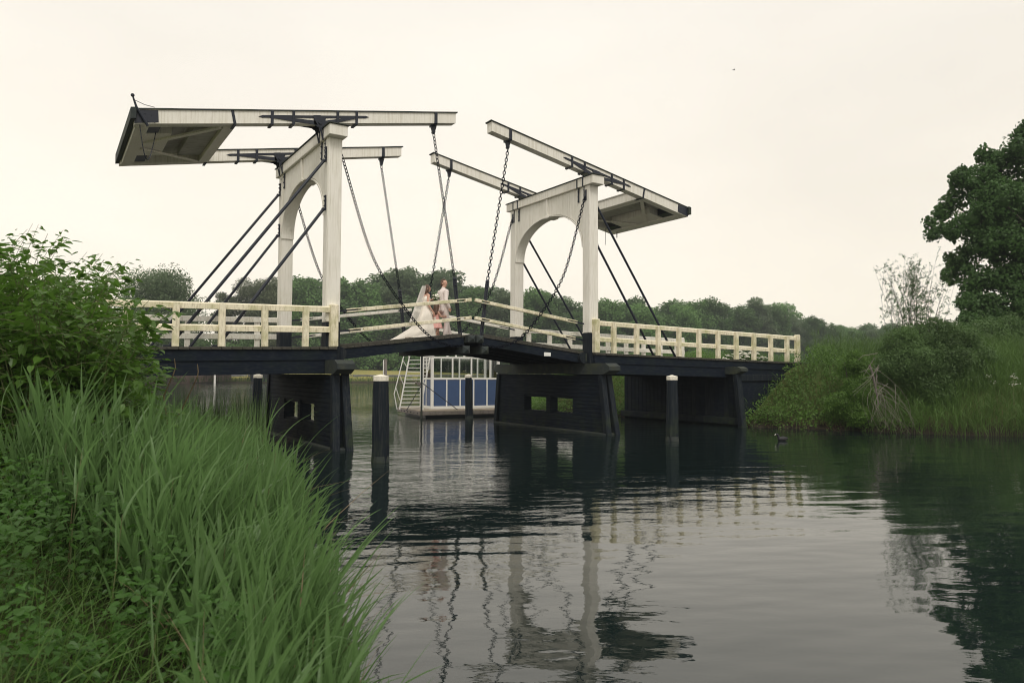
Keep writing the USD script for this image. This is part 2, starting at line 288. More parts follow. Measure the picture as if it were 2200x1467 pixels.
def copy_of(src, loc, rz=0., sc=1., label=None, group=None):
    was = src.GetCustomData(); base = src.GetName()
    if base[-4:-3] == '_' and base[-3:].isdigit(): base = base[:-4]
    path = numbered('/World', base); x = UsdGeom.Xform.Define(stage, path); p = x.GetPrim()
    p.GetReferences().AddInternalReference(src.GetPath()); place(x, loc, rz, sc); p.SetInstanceable(True)
    return custom(p, label=label or was['label'], category=was['category'], group=group or was.get('group'))
def ray(px, py, D):
    """The point at depth D behind a pixel of the 2200-wide photograph (a surveying helper)."""
    return CAM + D*(CF + CR*(px-1100)/FPX - CU*(py-733.5)/FPX)
FH, RH = norm(np.array([CF[0], CF[1], 0])), norm(np.array([CR[0], CR[1], 0]))
def uv(u, v, z=0.): return CAM*[1, 1, 0] + RH*u + FH*v + [0, 0, z]
def rnd(a, b, n=None): return rng.uniform(a, b, n)

# ---------------------------------------------------------------- ground, water
def P2(u, v): return tuple(uv(u, v)[:2])
LEFT_EDGE = [P2(-.1, -6), P2(-.15, 0), P2(-.35, 1.5), P2(-.55, 2.6), P2(-1.15, 4.2), P2(-2.05, 6.4), P2(-2.95, 9), P2(-4.0, 12), P2(-5.4, 14.2)]
WATER = LEFT_EDGE + [(-6.9, -2.), (-7.0, 7.2), (-8.5, 12), (-12, 30), (-34, 62), (-52, 104), (-10, 114), (17, 109.5), (43, 105.5), (71, 108), (120, 118), (105, 96), (60, 62), (30, 32), (19, 19.5), (15.6, 14.5), (13.6, 10.2), (15.9, 7.2), (15.9, -.9),
                     (17.0, -2.7), (18.0, -4.7), (18.8, -6.7), (20.4, -8.3), (24.5, -11.5), (31, -16), (45, -26), (40, -60), (-2, -60)]
WPOLY = Polygon(WATER)
def water_distance(x, y):
    """Distance to the water's edge, negative in the water."""
    pts = np.stack([x, y], -1).reshape(-1, 2); ring = np.array(WATER + WATER[:1]); best = np.full(len(pts), 1e9)
    for a, b in zip(ring[:-1], ring[1:]):
        d = b-a; t = np.clip(((pts-a) @ d)/(d @ d), 0, 1); best = np.minimum(best, np.hypot(*(pts-a-t[:, None]*d).T))
    inside = shapely.contains_xy(WPOLY, pts[:, 0], pts[:, 1])
    return np.where(inside, -best, best).reshape(np.shape(x))
def sstep(a, b, x):
    t = np.clip((np.asarray(x, float)-a)/(b-a), 0, 1); return t*t*(3-2*t)
def ground_z(x, y):
    x, y = np.asarray(x, float), np.asarray(y, float); d = water_distance(x, y)
    n = meshkit.fbm(np.stack([x*.35, y*.35, 0*x], -1), 3, 5) - .5
    nearleft = .12 + .42*sstep(0, 2.2, d) + .5*sstep(2.5, 7, d)
    right = .08 + 1.75*sstep(0, 3.6, d) + .75*sstep(3.5, 9, d)
    far = .1 + 1.15*sstep(.5, 3.2, d) + 1.35*sstep(4, 40, d)
    h = np.where(y > 60, far, np.where(x > 6, right, nearleft)) + n*.22*sstep(.2, 3, d)*(y < 60)
    road = sstep(4.4, 2.9, np.abs(y-2.62))*sstep(18.2, 20.2, x)*(x < 60)                      # the road behind the bridge
    h = h*(1-road) + 2.42*road
    road2 = sstep(4.4, 2.9, np.abs(y-2.62))*sstep(-7.6, -9.5, x)*(x > -60)
    h = h*(1-road2) + 2.42*road2
    return np.where(d < 0, np.maximum(-1.2, d*.9), h)
def axis(fine0, fine1, step, far0, far1):
    a = list(np.arange(fine0, fine1+1e-6, step)); g = step
    while a[-1] < far1: g *= 1.13; a.append(a[-1]+g)
    g = step
    while a[0] > far0: g *= 1.13; a.insert(0, a[0]-g)
    return np.array(a)
gx, gy = axis(-14, 32, .5, -900, 1300), axis(-22, 20, .5, -700, 1500)
gx, gy = np.unique(np.r_[gx, np.arange(-60, 130, 4.)]), np.unique(np.r_[gy, np.arange(96, 125, 1.)])
X, Y = np.meshgrid(gx, gy, indexing='ij'); Z = ground_z(X, Y)
i, j = np.meshgrid(np.arange(len(gx)-1), np.arange(len(gy)-1), indexing='ij'); nj = len(gy)
F = np.stack([i*nj+j, (i+1)*nj+j, (i+1)*nj+j+1, i*nj+j+1], -1).reshape(-1, 4)
solo('ground', (np.stack([X, Y, Z], -1).reshape(-1, 3), np.vstack([F[:, [0, 1, 2]], F[:, [0, 2, 3]]])), 'meadow', 'grassy banks on both sides of the canal', smooth=True, kind='structure')
wx, wy = WPOLY.bounds[0]-6, WPOLY.bounds[1]-6
solo('water', (np.array([[-90, -80, 0], [140, -80, 0], [140, 130, 0], [-90, 130, 0.]]), np.array([[0, 1, 2], [0, 2, 3]])), 'water', 'dark rippled canal water reflecting the bridge', kind='structure')

# ---------------------------------------------------------------- the drawbridge
bridge = thing('drawbridge', 'white double wooden drawbridge with black chains over the canal', 'drawbridge')
def zdeck(x): return 2.70 + .02*x               # approach span (local x < 0 on the land side)
HX, TX, SL = .06, 4.47, .1135                   # hinge, tip and slope of a leaf
def zleaf(x): return 2.705 + SL*(x-HX)
BS, BZ0 = .19, 9.262                            # slope of the balance beams, height of their top at local x = 0
def zbeam(x): return BZ0 + BS*x
def fake(x): return x
for side in (0, 1):
    tf = (lambda v: (v, False)) if side == 0 else (lambda v: (v*[-1, 1, 1] + [8.94, 0, 0], True))
    B = lambda: MB(tf)
    r2 = np.random.default_rng(20+side)
    where = 'left' if side == 0 else 'right'
    # --- pier: boarded walls with two openings, a timber cap and raking end posts
    pier = holder(bridge, 'pier', f'black boarded pier under the {where} portal')
    xw = (-.21, .05)
    holes = [(1.12, 2.42), (2.70, 4.12)]; hz = (.62, 1.12)
    nb = 15; hb = 1.90/nb
    for fx in (0, 1):
        for k in range(nb):
            z0, z1 = .06+k*hb, .06+(k+1)*hb-.006
            ya, yb = -.62 + .27*(z0/1.95), 5.98 - .12*(z0/1.95)
            segs = [(ya, yb)]
            if z1 > hz[0]+.02 and z0 < hz[1]-.02: segs = [(ya, holes[0][0]), (holes[0][1], holes[1][0]), (holes[1][1], yb)]
            elif k % 3 == 1: c = r2.uniform(1.5, 4); segs = [(ya, c-.004), (c+.004, yb)]
            for a, b in segs:
                o = r2.uniform(0, .006); x0 = xw[fx]
                part(pier, 'board', B().box((x0-(.035 if fx == 0 else 0)-o*(fx == 0), a, z0), (x0+(.035 if fx else 0)+o*fx, b, z1), .008), 'tar')
    core = sbox(-.45, .0, 5.85, 1.95)
    for a, b in holes: core = core.difference(sbox(a, hz[0], b, hz[1]))
    part(pier, 'infill', B().prism(core, 0, xw[0]+.002, xw[1]-.002), 'tar')
    part(pier, 'sill', B().box((-.36, -.78, -.7), (.22, 6.15, .055), .02), 'moss')
    cap_side = Polygon([(-.62, 1.97), (-.93, 2.10), (-.93, 2.24), (-.72, 2.345), (6.0, 2.345), (6.2, 2.24), (6.2, 2.10), (5.9, 1.97)])
    part(pier, 'cap_timber', B().prism(cap_side, 0, -.31, .17), 'moss')
    for x in (-.19, .06):
        part(pier, 'raking_post', B().bar((x, -.42, 1.965), (x*1.6, -.86, -.6), .205, .2, up=(1, 0, 0), ch=.015), 'tarv')
        part(pier, 'raking_post', B().bar((x, 5.95, 1.965), (x*1.4, 6.2, -.6), .2, .2, up=(1, 0, 0), ch=.015), 'tarv')
    # --- approach span: planks on long beams, ending on the abutment
    xe = -7.6 if side == 0 else -11.5
    span = holder(bridge, 'approach_span', f'{where} fixed approach span with planked deck')
    x = xe
    while x < -.02:
        w = .245; x1 = min(x+w, -.0)
        part(span, 'plank', B().bar(((x+x1)/2, -.05+r2.uniform(-.012, .012), zdeck((x+x1)/2)-.035), ((x+x1)/2, 5.29+r2.uniform(-.012, .012), zdeck((x+x1)/2)-.035), x1-x-.008, .07, ch=.008), 'plank')
        x = x1
    for y in (.0, 1.2, 2.6, 4.0, 5.0):
        for h, (za, zb), x1 in ((0, (-.07, -.345), -.0), (1, (-.352, -.70), -.32)):
            w = .22 if y in (0., 5.0) else .2; yy = y + (.0 if h == 0 else .03)
            q = [(xe+.1, zdeck(xe)+zb), (x1, zdeck(0)+zb), (x1, zdeck(0)+za), (xe+.1, zdeck(xe)+za)]
            part(span, 'beam', B().prism(Polygon(q), 1, yy, yy+w), 'tar')
    # --- railings of the approach span
    npost = 7 if side == 0 else 10
    for fy, sgn in ((0., 1), (5.24, -1)):
        rail = holder(bridge, 'railing', f'weathered {"near" if sgn > 0 else "far"} railing of the {where} span')
        m = 'rail' if sgn > 0 else 'railc'
        npp = npost if sgn > 0 else (npost if side == 0 else 9)
        xl = -.13-(npp-1+.75)*1.0436-.55
        if side: xl = -.13-(npp-1+.75)*1.0436-(.80 if sgn > 0 else .35)
        for a, b, zt in ((0, 1, 1.10), (0, 1, .555)):
            y0, y1 = fy+sgn*.045, fy+sgn*.135
            pts = [(y0, -.165), (y1, -.165), (y1, -.012), ((y0+y1)/2+sgn*.02, 0.), (y0, -.035)]
            v = []
            for xx in (xl, -.16):
                v += [(xx, p, zdeck(xx)+zt+q) for p, q in pts]
            hull = ConvexHull(np.array(v)); ff = hull.simplices.copy(); vv = np.array(v); cc = vv.mean(0)
            for t in ff:
                if np.cross(vv[t[1]]-vv[t[0]], vv[t[2]]-vv[t[0]]) @ (vv[t].mean(0)-cc) < 0: t[1], t[2] = t[2], t[1]
            part(rail, 'rail', B().add(vv, ff), m)
        for k in range(npp):
            xx = -.07-(k+.75)*1.0436; zz = zdeck(xx)
            tl = r2.normal(0, .006)
            part(rail, 'post', B().bar((xx, fy+sgn*.02, zz-.0), (xx+tl, fy+sgn*.02, zz+1.075), .155, .15, up=(1, 0, 0), ch=.012), m)
        part(rail, 'end_post', B().bar((-.085, fy+sgn*.06, zdeck(0)-.0), (-.085, fy+sgn*.06, zdeck(0)+1.145), .24, .21, up=(1, 0, 0), ch=.02), m)
        if side:
            xx = xl+.12
            for dx in (0,):
                part(rail, 'end_post', B().bar((xx, fy+sgn*.06, zdeck(xx)), (xx, fy+sgn*.06, zdeck(xx)+1.16), .2, .2, up=(1, 0, 0), ch=.03), m)
    # --- portal: two posts, boarded panel with a basket arch, cap beam
    portal = holder(bridge, 'portal', f'white {where} portal with boarded arch')
    px0, px1 = -.26, .12
    for y0 in (.13, 4.727):
        part(portal, 'post', B().box((px0, y0, 3.38 if y0 < 1 else 3.42), (px1, y0+.38, 8.428), .012), 'white')
        part(portal, 'post_foot', B().box((px0-.006, y0-.006, 2.347), (px1+.006, y0+.386, 3.376 if y0 < 1 else 3.416), .012), 'tarv')
        inn = y0+.38 if y0 < 1 else y0-.022
        part(portal, 'corner_strip', B().box((px0-.014, y0+.03, 3.44), (px0-.001, y0+.07, 8.42)), 'white')
    arch = [(2.62+2.11*math.cos(t), 6.35+1.43*abs(math.sin(t))**.92) for t in np.linspace(0, math.pi, 49)]
    opening = Polygon(arch + [(.4, 5.), (4.85, 5.)])
    yb = .512
    while yb < 4.72:
        b = sbox(yb+.003, 6.3, min(yb+.148, 4.726), 8.426).difference(opening.buffer(.012))
        if b.area > 1e-3: part(portal, 'board', B().prism(b, 0, px0+.025, px1-.03), 'white')
        yb += .1505
    lin = MB(tf)
    aa = np.array([(2.62+2.085*math.cos(t), 6.35+1.405*abs(math.sin(t))**.92) for t in np.linspace(.0, math.pi, 41)])
    for p, q in zip(aa[:-1], aa[1:]):
        d = q-p
        if np.linalg.norm(d) < 1e-4: continue
        nrm = np.array([-d[1], d[0]])/np.linalg.norm(d)
        lin.bar((-.07, p[0], p[1]), (-.07, q[0], q[1]), .40, .035, up=(0, nrm[0], nrm[1]), ext=.008)
    part(portal, 'arch_lining', lin, 'white')
    part(portal, 'keystone', B().box((px0-.02, 2.56, 7.69), (px1+.02, 2.68, 8.42), .01).box((px0-.045, 2.46, 7.70), (px1+.045, 2.78, 7.80), .015), 'white')
    part(portal, 'cap_beam', B().box((-.325, -.12, 8.43), (.185, 5.31, 8.722), .012), 'white')
    part(portal, 'cap_lid', B().box((-.36, -.16, 8.724), (.22, 5.35, 8.752), .006), 'moss')
    for y in (.42, .74, 4.50, 4.82):
        for fx, sx in ((-.325, -1), (.185, 1)):
            mb = B().box((fx, y-.028, 8.40), (fx+sx*.014, y+.028, 8.76)).box((px0+.012 if sx < 0 else px1-.022, y-.025, 7.92), (px0-.012 if sx < 0 else px1+.012, y+.025, 8.415))
            for zz in (7.96, 8.12, 8.3): mb.ball(((px0-.014) if sx < 0 else px1+.014, y, zz), .024)
            part(portal, 'strap', mb, 'iron')
    # bearing brackets that carry the balance beams
    for y in (.60, 4.64):
        mb = B()
        for dy in (-.17, .17):
            mb.prism(Polygon([(-.62, 9.0+.0), (-.24, 9.08), (-.34, 8.72), (-.42, 8.62), (-.44, 8.72)]), 1, y+dy-.014, y+dy+.014)
            mb.bar((-.42, y+dy, 8.78), (-.33, y+dy, 8.40), .05, .03)
        mb.tube([(-.42, y-.22, 8.86), (-.42, y+.22, 8.86)], .045)
        part(portal, 'bearing', mb, 'iron')
    # stay rods from the portal posts down to the deck
    for y in (.3, 4.93):
        for zt, xb in ((7.79, -4.1), (6.45, -3.0)):
            st = holder(bridge, 'stay_rod')
            part(st, 'rod', B().tube([(-.335, y, zt), (xb, y, zdeck(xb)-.01)], .041, 10), 'iron', smooth=40)
            mb = B().box((px0-.04, y-.03, zt-.02), (px0-.002, y+.03, zt+.40), .006).ball((-.335, y, zt), .055)
            for q in (.1, .24, .36): mb.ball((px0-.045, y, zt+q), .026)
            part(st, 'bracket', mb, 'iron')
            part(st, 'shoe', B().box((xb-.12, y-.07, zdeck(xb)), (xb+.06, y+.07, zdeck(xb)+.05), .01), 'iron')
    # --- balance: two beams, cross timbers and the counterweight box
    bal = holder(bridge, 'balance', f'white {where} balance frame with counterweight box')
    xl, xr, hb_ = -4.93, 3.82, .335
    def Q(x, dz=0.): return (x, zbeam(x)+dz)
    for y in (.45, 4.49):
        part(bal, 'balance_beam', B().prism(Polygon([Q(xl, -.345), Q(xr, -.31), Q(xr), Q(xl)]), 1, y, y+.30), 'white')
        part(bal, 'beam_lid', B().prism(Polygon([Q(xl-.05, .001), Q(xr+.05, .001), Q(xr+.05, .03), Q(xl-.05, .03)]), 1, y-.035, y+.335), 'moss')
        iron = lambda n, mb: part(bal, n, mb, 'iron')
        for yy, s2 in ((y, -1), (y+.30, 1)):
            a, b = yy, yy+s2*.014
            lo, hi = min(a, b), max(a, b)
            # straps: a long flat bar, two raking braces and the hanger
            mb = B().prism(Polygon([Q(-2.05, -.15), Q(-1.95, -.185), Q(.9, -.185), Q(1.0, -.15), Q(.9, -.115), Q(-1.95, -.115)]), 1, lo, hi)
            c, d = min(a, b+s2*.012), max(a, b+s2*.012)
            mb.prism(Polygon([Q(-1.75, -.13), Q(-1.70, -.19), (-.55, 8.78), (-.42, 8.80), (-.50, 8.90)]), 1, c, d)
            mb.prism(Polygon([Q(.68, -.13), Q(.64, -.19), (-.36, 8.78), (-.48, 8.78), (-.36, 8.92)]), 1, c, d)
            mb.prism(Polygon([Q(-.60, -.11), Q(-.40, -.11), (-.36, 8.76), (-.48, 8.74), (-.58, 8.8)]), 1, c, d)
            for xx in (-1.9, -1.7, -1.14, -.9, -.5, -.1, .1, .62, .85): mb.ball((xx, b, zbeam(xx)-.15), (.022, .012, .022))
            iron('side_strap', mb)
        for xx in (-1.70, -1.14, .08, .63):
            lean = .0
            mb = B()
            for yy in (y-.022, y+.322): mb.prism(Polygon([Q(xx-.035, .0), Q(xx+.035, .0), Q(xx+.035, -.37), Q(xx-.035, -.37)]), 1, yy-.012 if yy < y else yy-.012, yy+.012)
            mb.bar((xx, y-.04, zbeam(xx)-.355), (xx, y+.34, zbeam(xx)-.355), .075, .025)
            iron('collar', mb)
        xx = 3.13                                                    # hanger at the tip
        mb = B()
        for yy in (y-.022, y+.322): mb.prism(Polygon([Q(xx-.045, 0), Q(xx+.045, 0), Q(xx+.05, -.36), Q(xx-.05, -.36)]), 1, yy-.012, yy+.012)
        mb.bar((xx, y-.034, zbeam(xx)-.345), (xx, y+.334, zbeam(xx)-.345), .09, .03)
        mb.prism(Polygon([(xx-.10, zbeam(xx)-.345), (xx+.10, zbeam(xx)-.345), (xx+.05, zbeam(xx)-.52), (xx+.035, zbeam(xx)-.60), (xx-.035, zbeam(xx)-.60), (xx-.05, zbeam(xx)-.52)]), 1, y+.12, y+.18)
        mb.tube([(xx, y+.08, zbeam(xx)-.55), (xx, y+.22, zbeam(xx)-.55)], .04)
        iron('hanger', mb)
        x2 = -2.70                                                   # strap at the cross timber
        mb = B().prism(Polygon([Q(x2-.04, .005), Q(x2+.03, .005), Q(x2+.10, -.352), Q(x2+.03, -.352)]), 1, y-.014, y-.002)
        mb.bar((x2+.065, y-.01, zbeam(x2)-.353), (x2+.065, y+.42, zbeam(x2)-.353), .07, .016)
        iron('strap', mb)
        mb = B().prism(Polygon([Q(xl-.01, -.01), Q(xl+.5, -.02), Q(xl+.52, -.31), Q(xl-.01, -.335)]), 1, y-.016, y-.002) if y < 1 else B().prism(Polygon([Q(xl-.01, -.01), Q(xl+.5, -.02), Q(xl+.52, -.31), Q(xl-.01, -.335)]), 1, y+.302, y+.316)
        for k in range(6): mb.ball((xl+.08+.07*k, y-.018 if y < 1 else y+.318, zbeam(xl+.08)-.08-.17*(k % 2)), (.016, .01, .016))
        iron('end_plate', mb)
    # the box: cross timbers, boarded lid, ballast, V braces
    def cross(x0, x1, z0, z1, y0, y1, mb): return mb.prism(Polygon([Q(x0, z0), Q(x1, z0), Q(x1, z1), Q(x0, z1)]), 1, y0, y1)
    part(bal, 'end_timber', cross(xl+.03, xl+.33, -.36, -.06, .752, 4.488, B()), 'white')
    part(bal, 'end_cover', cross(xl-.10, xl+.02, -.24, .035, .35, 4.9, B()), 'moss')
    part(bal, 'cross_timber', cross(-2.86, -2.58, -.36, -.06, .752, 4.488, B()), 'white')
    for k in range(9):
        a = xl+.03+k*.262
        part(bal, 'lid_board', cross(a, a+.254, -.055, -.012, .752, 4.488, B()), 'inner')
    part(bal, 'ballast', cross(xl+.34, xl+.95, -.30, -.06, 1.5, 3.75, B()), 'white')
    part(bal, 'ballast', cross(xl+.34, xl+.62, -.30, -.06, .80, 1.42, B()), 'iron')
    part(bal, 'ballast', cross(xl+.34, xl+.62, -.30, -.06, 3.85, 4.45, B()), 'iron')
    part(bal, 'ballast', cross(-3.5, -2.87, -.25, -.06, 1.2, 4.0, B()), 'inner')
    for y1 in (.80, 4.44):
        part(bal, 'brace', B().bar((xl+.38, 2.62+(.25 if y1 > 2 else -.25), zbeam(xl+.38)-.335), (-2.9, y1, zbeam(-2.9)-.335), .13, .05, up=(0, 0, 1)), 'white')
    if side == 0:
        part(bal, 'lever', B().tube([(xl+.28, .40, zbeam(xl+.3)-.42), (xl+.02, .38, zbeam(xl)+.05), (xl-.06, .37, zbeam(xl)+.28)], [.035, .03, .02], 8).ball((xl-.065, .37, zbeam(xl)+.31), .045), 'iron')
        lp = [(xl+.02, .42, zbeam(xl)-.1)] + [(xl+.12+.40*t, .55+.4*t, zbeam(xl)-.25-.85*math.sin(math.pi*min(1, t*.95+.03))) for t in np.linspace(0, 1, 12)]
        part(bal, 'chain_loop', B().tube(lp, .012, 5), 'iron')
        part(bal, 'cable', B().tube([(xl-.02, .37, zbeam(xl)+.2), (xl+.2, .4, zbeam(xl)+.14), (xl+.42, .42, zbeam(xl+.4)+.05)], .008, 5), 'iron')
    else:
        part(bal, 'rope', B().tube([(-4.2, 4.4, zbeam(-4.2)-.35), (-4.2, 4.42, zbeam(-4.2)-1.05)], .012, 5), 'twig')
        part(bal, 'lever', B().tube([(-4.75, 4.3, zbeam(-4.75)-.35), (-4.7, 4.25, zbeam(-4.7)-.62)], .02, 6), 'iron')
    # --- leaf: planks on girders, lifting timbers that stick out at the tip
    leaf = holder(bridge, 'bridge_leaf', f'{where} lifting leaf slightly raised')
    x = HX
    while x < TX-.03:
        x1 = min(x+.2, TX-.012); xm = (x+x1)/2
        part(leaf, 'plank', B().bar((xm, .42+r2.uniform(-.01, .01), zleaf(xm)-.03), (xm, 4.82+r2.uniform(-.01, .01), zleaf(xm)-.03), (x1-x-.007), .06, up=(-SL, 0, 1), ch=.006), 'plank')
        x = x1
    for y in (.45, 1.5, 2.5, 3.5, 4.55):
        part(leaf, 'girder', B().prism(Polygon([(HX+.02, zleaf(HX)-.36), (TX-.32, zleaf(TX)-.33), (TX-.32, zleaf(TX)-.10), (HX+.02, zleaf(HX)-.062)]), 1, y, y+.22), 'tar')
    for xa, za, hh in ((TX-.15, zleaf(TX)-.155, .23), (4.14, zleaf(4.1)-.45, .24)):
        mb = B().box((xa-.125, .26, za-hh/2), (xa+.125, 4.98, za+hh/2), .012)
        v = np.array([(xa-.12, .26, za-hh/2+.01), (xa+.12, .26, za-hh/2+.01), (xa+.12, .26, za+hh/2-.01), (xa-.12, .26, za+hh/2-.01), (xa, .17, za)])
        mb.add(v, [[0, 1, 4], [1, 2, 4], [2, 3, 4], [3, 0, 4]])
        part(leaf, 'lifting_timber', mb, 'moss')
    part(leaf, 'hinge', B().tube([(HX-.06, .25, zleaf(HX)-.17), (HX-.06, 5.0, zleaf(HX)-.17)], .10, 12).box((HX-.15, .28, zleaf(HX)-.30), (HX+.10, .42, zleaf(HX)-.03), .02), 'moss')
    for y in (.30,):
        part(leaf, 'hinge_plate', B().prism(shapely.Point(HX+.14, zleaf(HX)-.18).buffer(.19), 1, y, y+.14), 'tarv')
    part(leaf, 'kerb', B().bar((HX+.05, .50, zleaf(HX+.05)+.03), (TX-.4, .50, zleaf(TX-.4)+.03), .09, .06, up=(-SL, 0, 1), ch=.008), 'plank')
    part(leaf, 'kerb', B().bar((HX+.05, 4.74, zleaf(HX+.05)+.03), (TX-.4, 4.74, zleaf(TX-.4)+.03), .09, .06, up=(-SL, 0, 1), ch=.008), 'plank')
    if side:
        mb = B().box((1.52, .425, 2.565), (1.79, .447, 2.69), .004)
        part(leaf, 'name_plate', mb, 'plate', label='small white plate on the right leaf')
    # --- railings of the leaf, hung between end post and hanger rods
    for y, sgn in ((.45, 1), (4.79, -1)):
        lr = holder(bridge, 'leaf_railing', f'{"near" if sgn > 0 else "far"} hanging rails of the {where} leaf')
        m = 'rail' if sgn > 0 else 'white'
        for xa, za, xb_, zb_ in ((.42, 3.735, 4.40, 4.262), (.50, 3.175, 4.40, 3.707)):
            d = norm(np.array([xb_-xa, 0, zb_-za])); a, b = np.array([xa, y, za]), np.array([xb_, y, zb_])
            s1, s2 = .42, .30                                          # slots near both ends
            L = np.linalg.norm(b-a)
            part(lr, 'rail', B().bar(a+d*s1, b-d*(s2+.22), .10, .105, ch=.012), m)
            part(lr, 'rail_end', B().bar(b-d*(s2-.08), b, .10, .105, ch=.012), m)
            up_ = np.array([-d[2], 0, d[0]])
            for k in (-1, 1):
                part(lr, 'rail_cheek', B().bar(a+up_*k*.036, a+d*(s1-.001)+up_*k*.036, .098, .032, ch=.006), m)
                part(lr, 'rail_cheek', B().bar(b-d*(s2+.219)+up_*k*.040, b-d*(s2-.079)+up_*k*.040, .098, .024, ch=.004), m)
            part(lr, 'tongue', B().bar((.12, y, za-.30*SL-.005), a+d*.34, .03, .05), 'iron')
        part(lr, 'pivot_post', B().box((.04, y-.06, zdeck(0)), (.11, y+.01, zdeck(0)+(1.32 if side else 1.12)), .008), 'iron')
    # --- hanger rods, lifting chains and slack hand chains
    def chain(name, pts, pitch=.108, r=.016, wid=.038, lab=None):
        pts = np.array(pts, float); seg = np.r_[0, np.cumsum(np.linalg.norm(np.diff(pts, axis=0), axis=1))]
        n = max(2, int(seg[-1]/pitch)); s_ = (np.arange(n)+.5)*seg[-1]/n
        P_ = np.stack([np.interp(s_, seg, pts[:, k]) for k in range(3)], 1); T_ = norm(np.gradient(P_, axis=0))
        base = MB(); hl = pitch*.5+.008
        loop = [(hl-wid+wid*math.sin(t), wid*math.cos(t)) for t in np.linspace(0, math.pi, 5)] + [(-hl+wid-wid*math.sin(t), -wid*math.cos(t)) for t in np.linspace(0, math.pi, 5)]
        lp = np.array(loop); n2 = len(lp); tv = []; tf_ = []
        for k in range(n2):
            c = lp[k]; tg = norm(lp[(k+1) % n2]-lp[k-1]); nn = np.array([-tg[1], tg[0]])
            for q in range(4):
                an = q*math.pi/2; tv.append((c[0]+nn[0]*math.cos(an)*r, c[1]+nn[1]*math.cos(an)*r, math.sin(an)*r))
            for q in range(4): tf_.append((k*4+q, k*4+(q+1) % 4, ((k+1) % n2)*4+(q+1) % 4, ((k+1) % n2)*4+q))
        tv = np.array(tv); mb = B()
        for k, (p, t) in enumerate(zip(P_, T_)):
            a = norm(np.cross(t, [.37, .9, .2])); b = np.cross(t, a)
            an = math.pi/4 + (k % 2)*math.pi/2; a, b = a*math.cos(an)+b*math.sin(an), -a*math.sin(an)+b*math.cos(an)
            mb.add(p + tv @ np.array([t, a, b]), np.array(tf_))
        return part(bridge, name, mb, 'chain', label=lab)
    for y, nm in ((.58, 'near'), (4.66, 'far')):
        top, rt, rb = (3.13, y, zbeam(3.13)-.60), (3.885, y, 4.86), (4.12, y, 2.98)
        hr = holder(bridge, 'hanger_rod')
        d = norm(np.array(rb)-np.array(rt)); sd_ = np.array([-d[2], 0, d[0]])
        for k in (-1, 1):
            part(hr, 'bar', B().tube([np.array(rt)+d*.12+sd_*k*.034, np.array(rb)+sd_*k*.034], .030, 8), 'iron', smooth=40)
        mb = B().bar(np.array(rt)+d*.02, np.array(rt)+d*.22, .07, .13, up=sd_, ch=.02).ball(np.array(rt)-d*.02, .065, 2)
        mb.ball(np.array(rt)+d*.07-[0, .05, 0], .03).ball(np.array(rt)+d*.17-[0, .05, 0], .03)
        part(hr, 'eye', mb, 'iron', smooth=50)
        part(hr, 'foot', B().bar(np.array(rb)-d*.16, np.array(rb)+d*.25, .09, .15, up=sd_, ch=.015), 'iron')
        chain('lifting_chain', [top, np.array(rt)-d*.08])
    z0 = 8.04
    cz = [(.165, z0), (.55, 6.82), (1.03, 5.44), (1.5, 4.62), (1.97, 4.02), (2.5, 3.42), (3.0, 3.02), (3.4, 2.87), (3.75, 2.82), (4.08, 2.87)]
    cx_ = np.array(cz); tt = np.linspace(0, 1, len(cz)); t2 = np.linspace(0, 1, 40)
    from scipy.interpolate import CubicSpline
    sp = CubicSpline(tt, cx_)(t2)
    for y in (.32, 4.92):
        chain('hand_chain', [(p[0], y-.06*math.sin(math.pi*k/39), p[1]) for k, p in enumerate(sp)], pitch=.10)
        part(bridge, 'chain_plate', B().box((px1-.004, y-.04, z0-.12), (px1+.025, y+.04, z0+.25), .006).ball((px1+.05, y, z0+.0), .035), 'iron')
    # --- abutment: planked quay face, sill, cap and raking end post
    ab = holder(bridge, 'abutment', f'dark planked {where} abutment')
    xa = -6.76; y = -.35
    while y < 6.0:
        part(ab, 'sheet_plank', B().box((xa-.06-r2.uniform(0, .01), y, -.8), (xa+.0, y+.232, 1.99), .012), 'tarv' if r2.random() < .12 else 'tar'); y += .24
    part(ab, 'sill', B().box((xa+.002, -.6, .06), (xa+.16, 6.2, .32), .02), 'tarv')
    part(ab, 'cap_timber', B().prism(Polygon([(-.45, 1.99), (-.75, 2.1), (-.75, 2.2), (-.55, 2.28), (5.9, 2.28), (5.9, 1.99)]), 0, xa-.1, xa+.30), 'moss')
    part(ab, 'raking_post', B().bar((xa+.16, -.42, 2.0), (xa+.22, -.80, -.6), .22, .26, up=(1, 0, 0), ch=.02), 'tarv')
    part(ab, 'wing_plank', B().box((xa-4.2, -.06, -.6), (xa-.1, .0, 1.98)), 'tar')
    part(ab, 'wing_beam', B().box((xa-3.2, -.12, 1.72), (xa+.0, -.062, 1.98), .01), 'tarv')

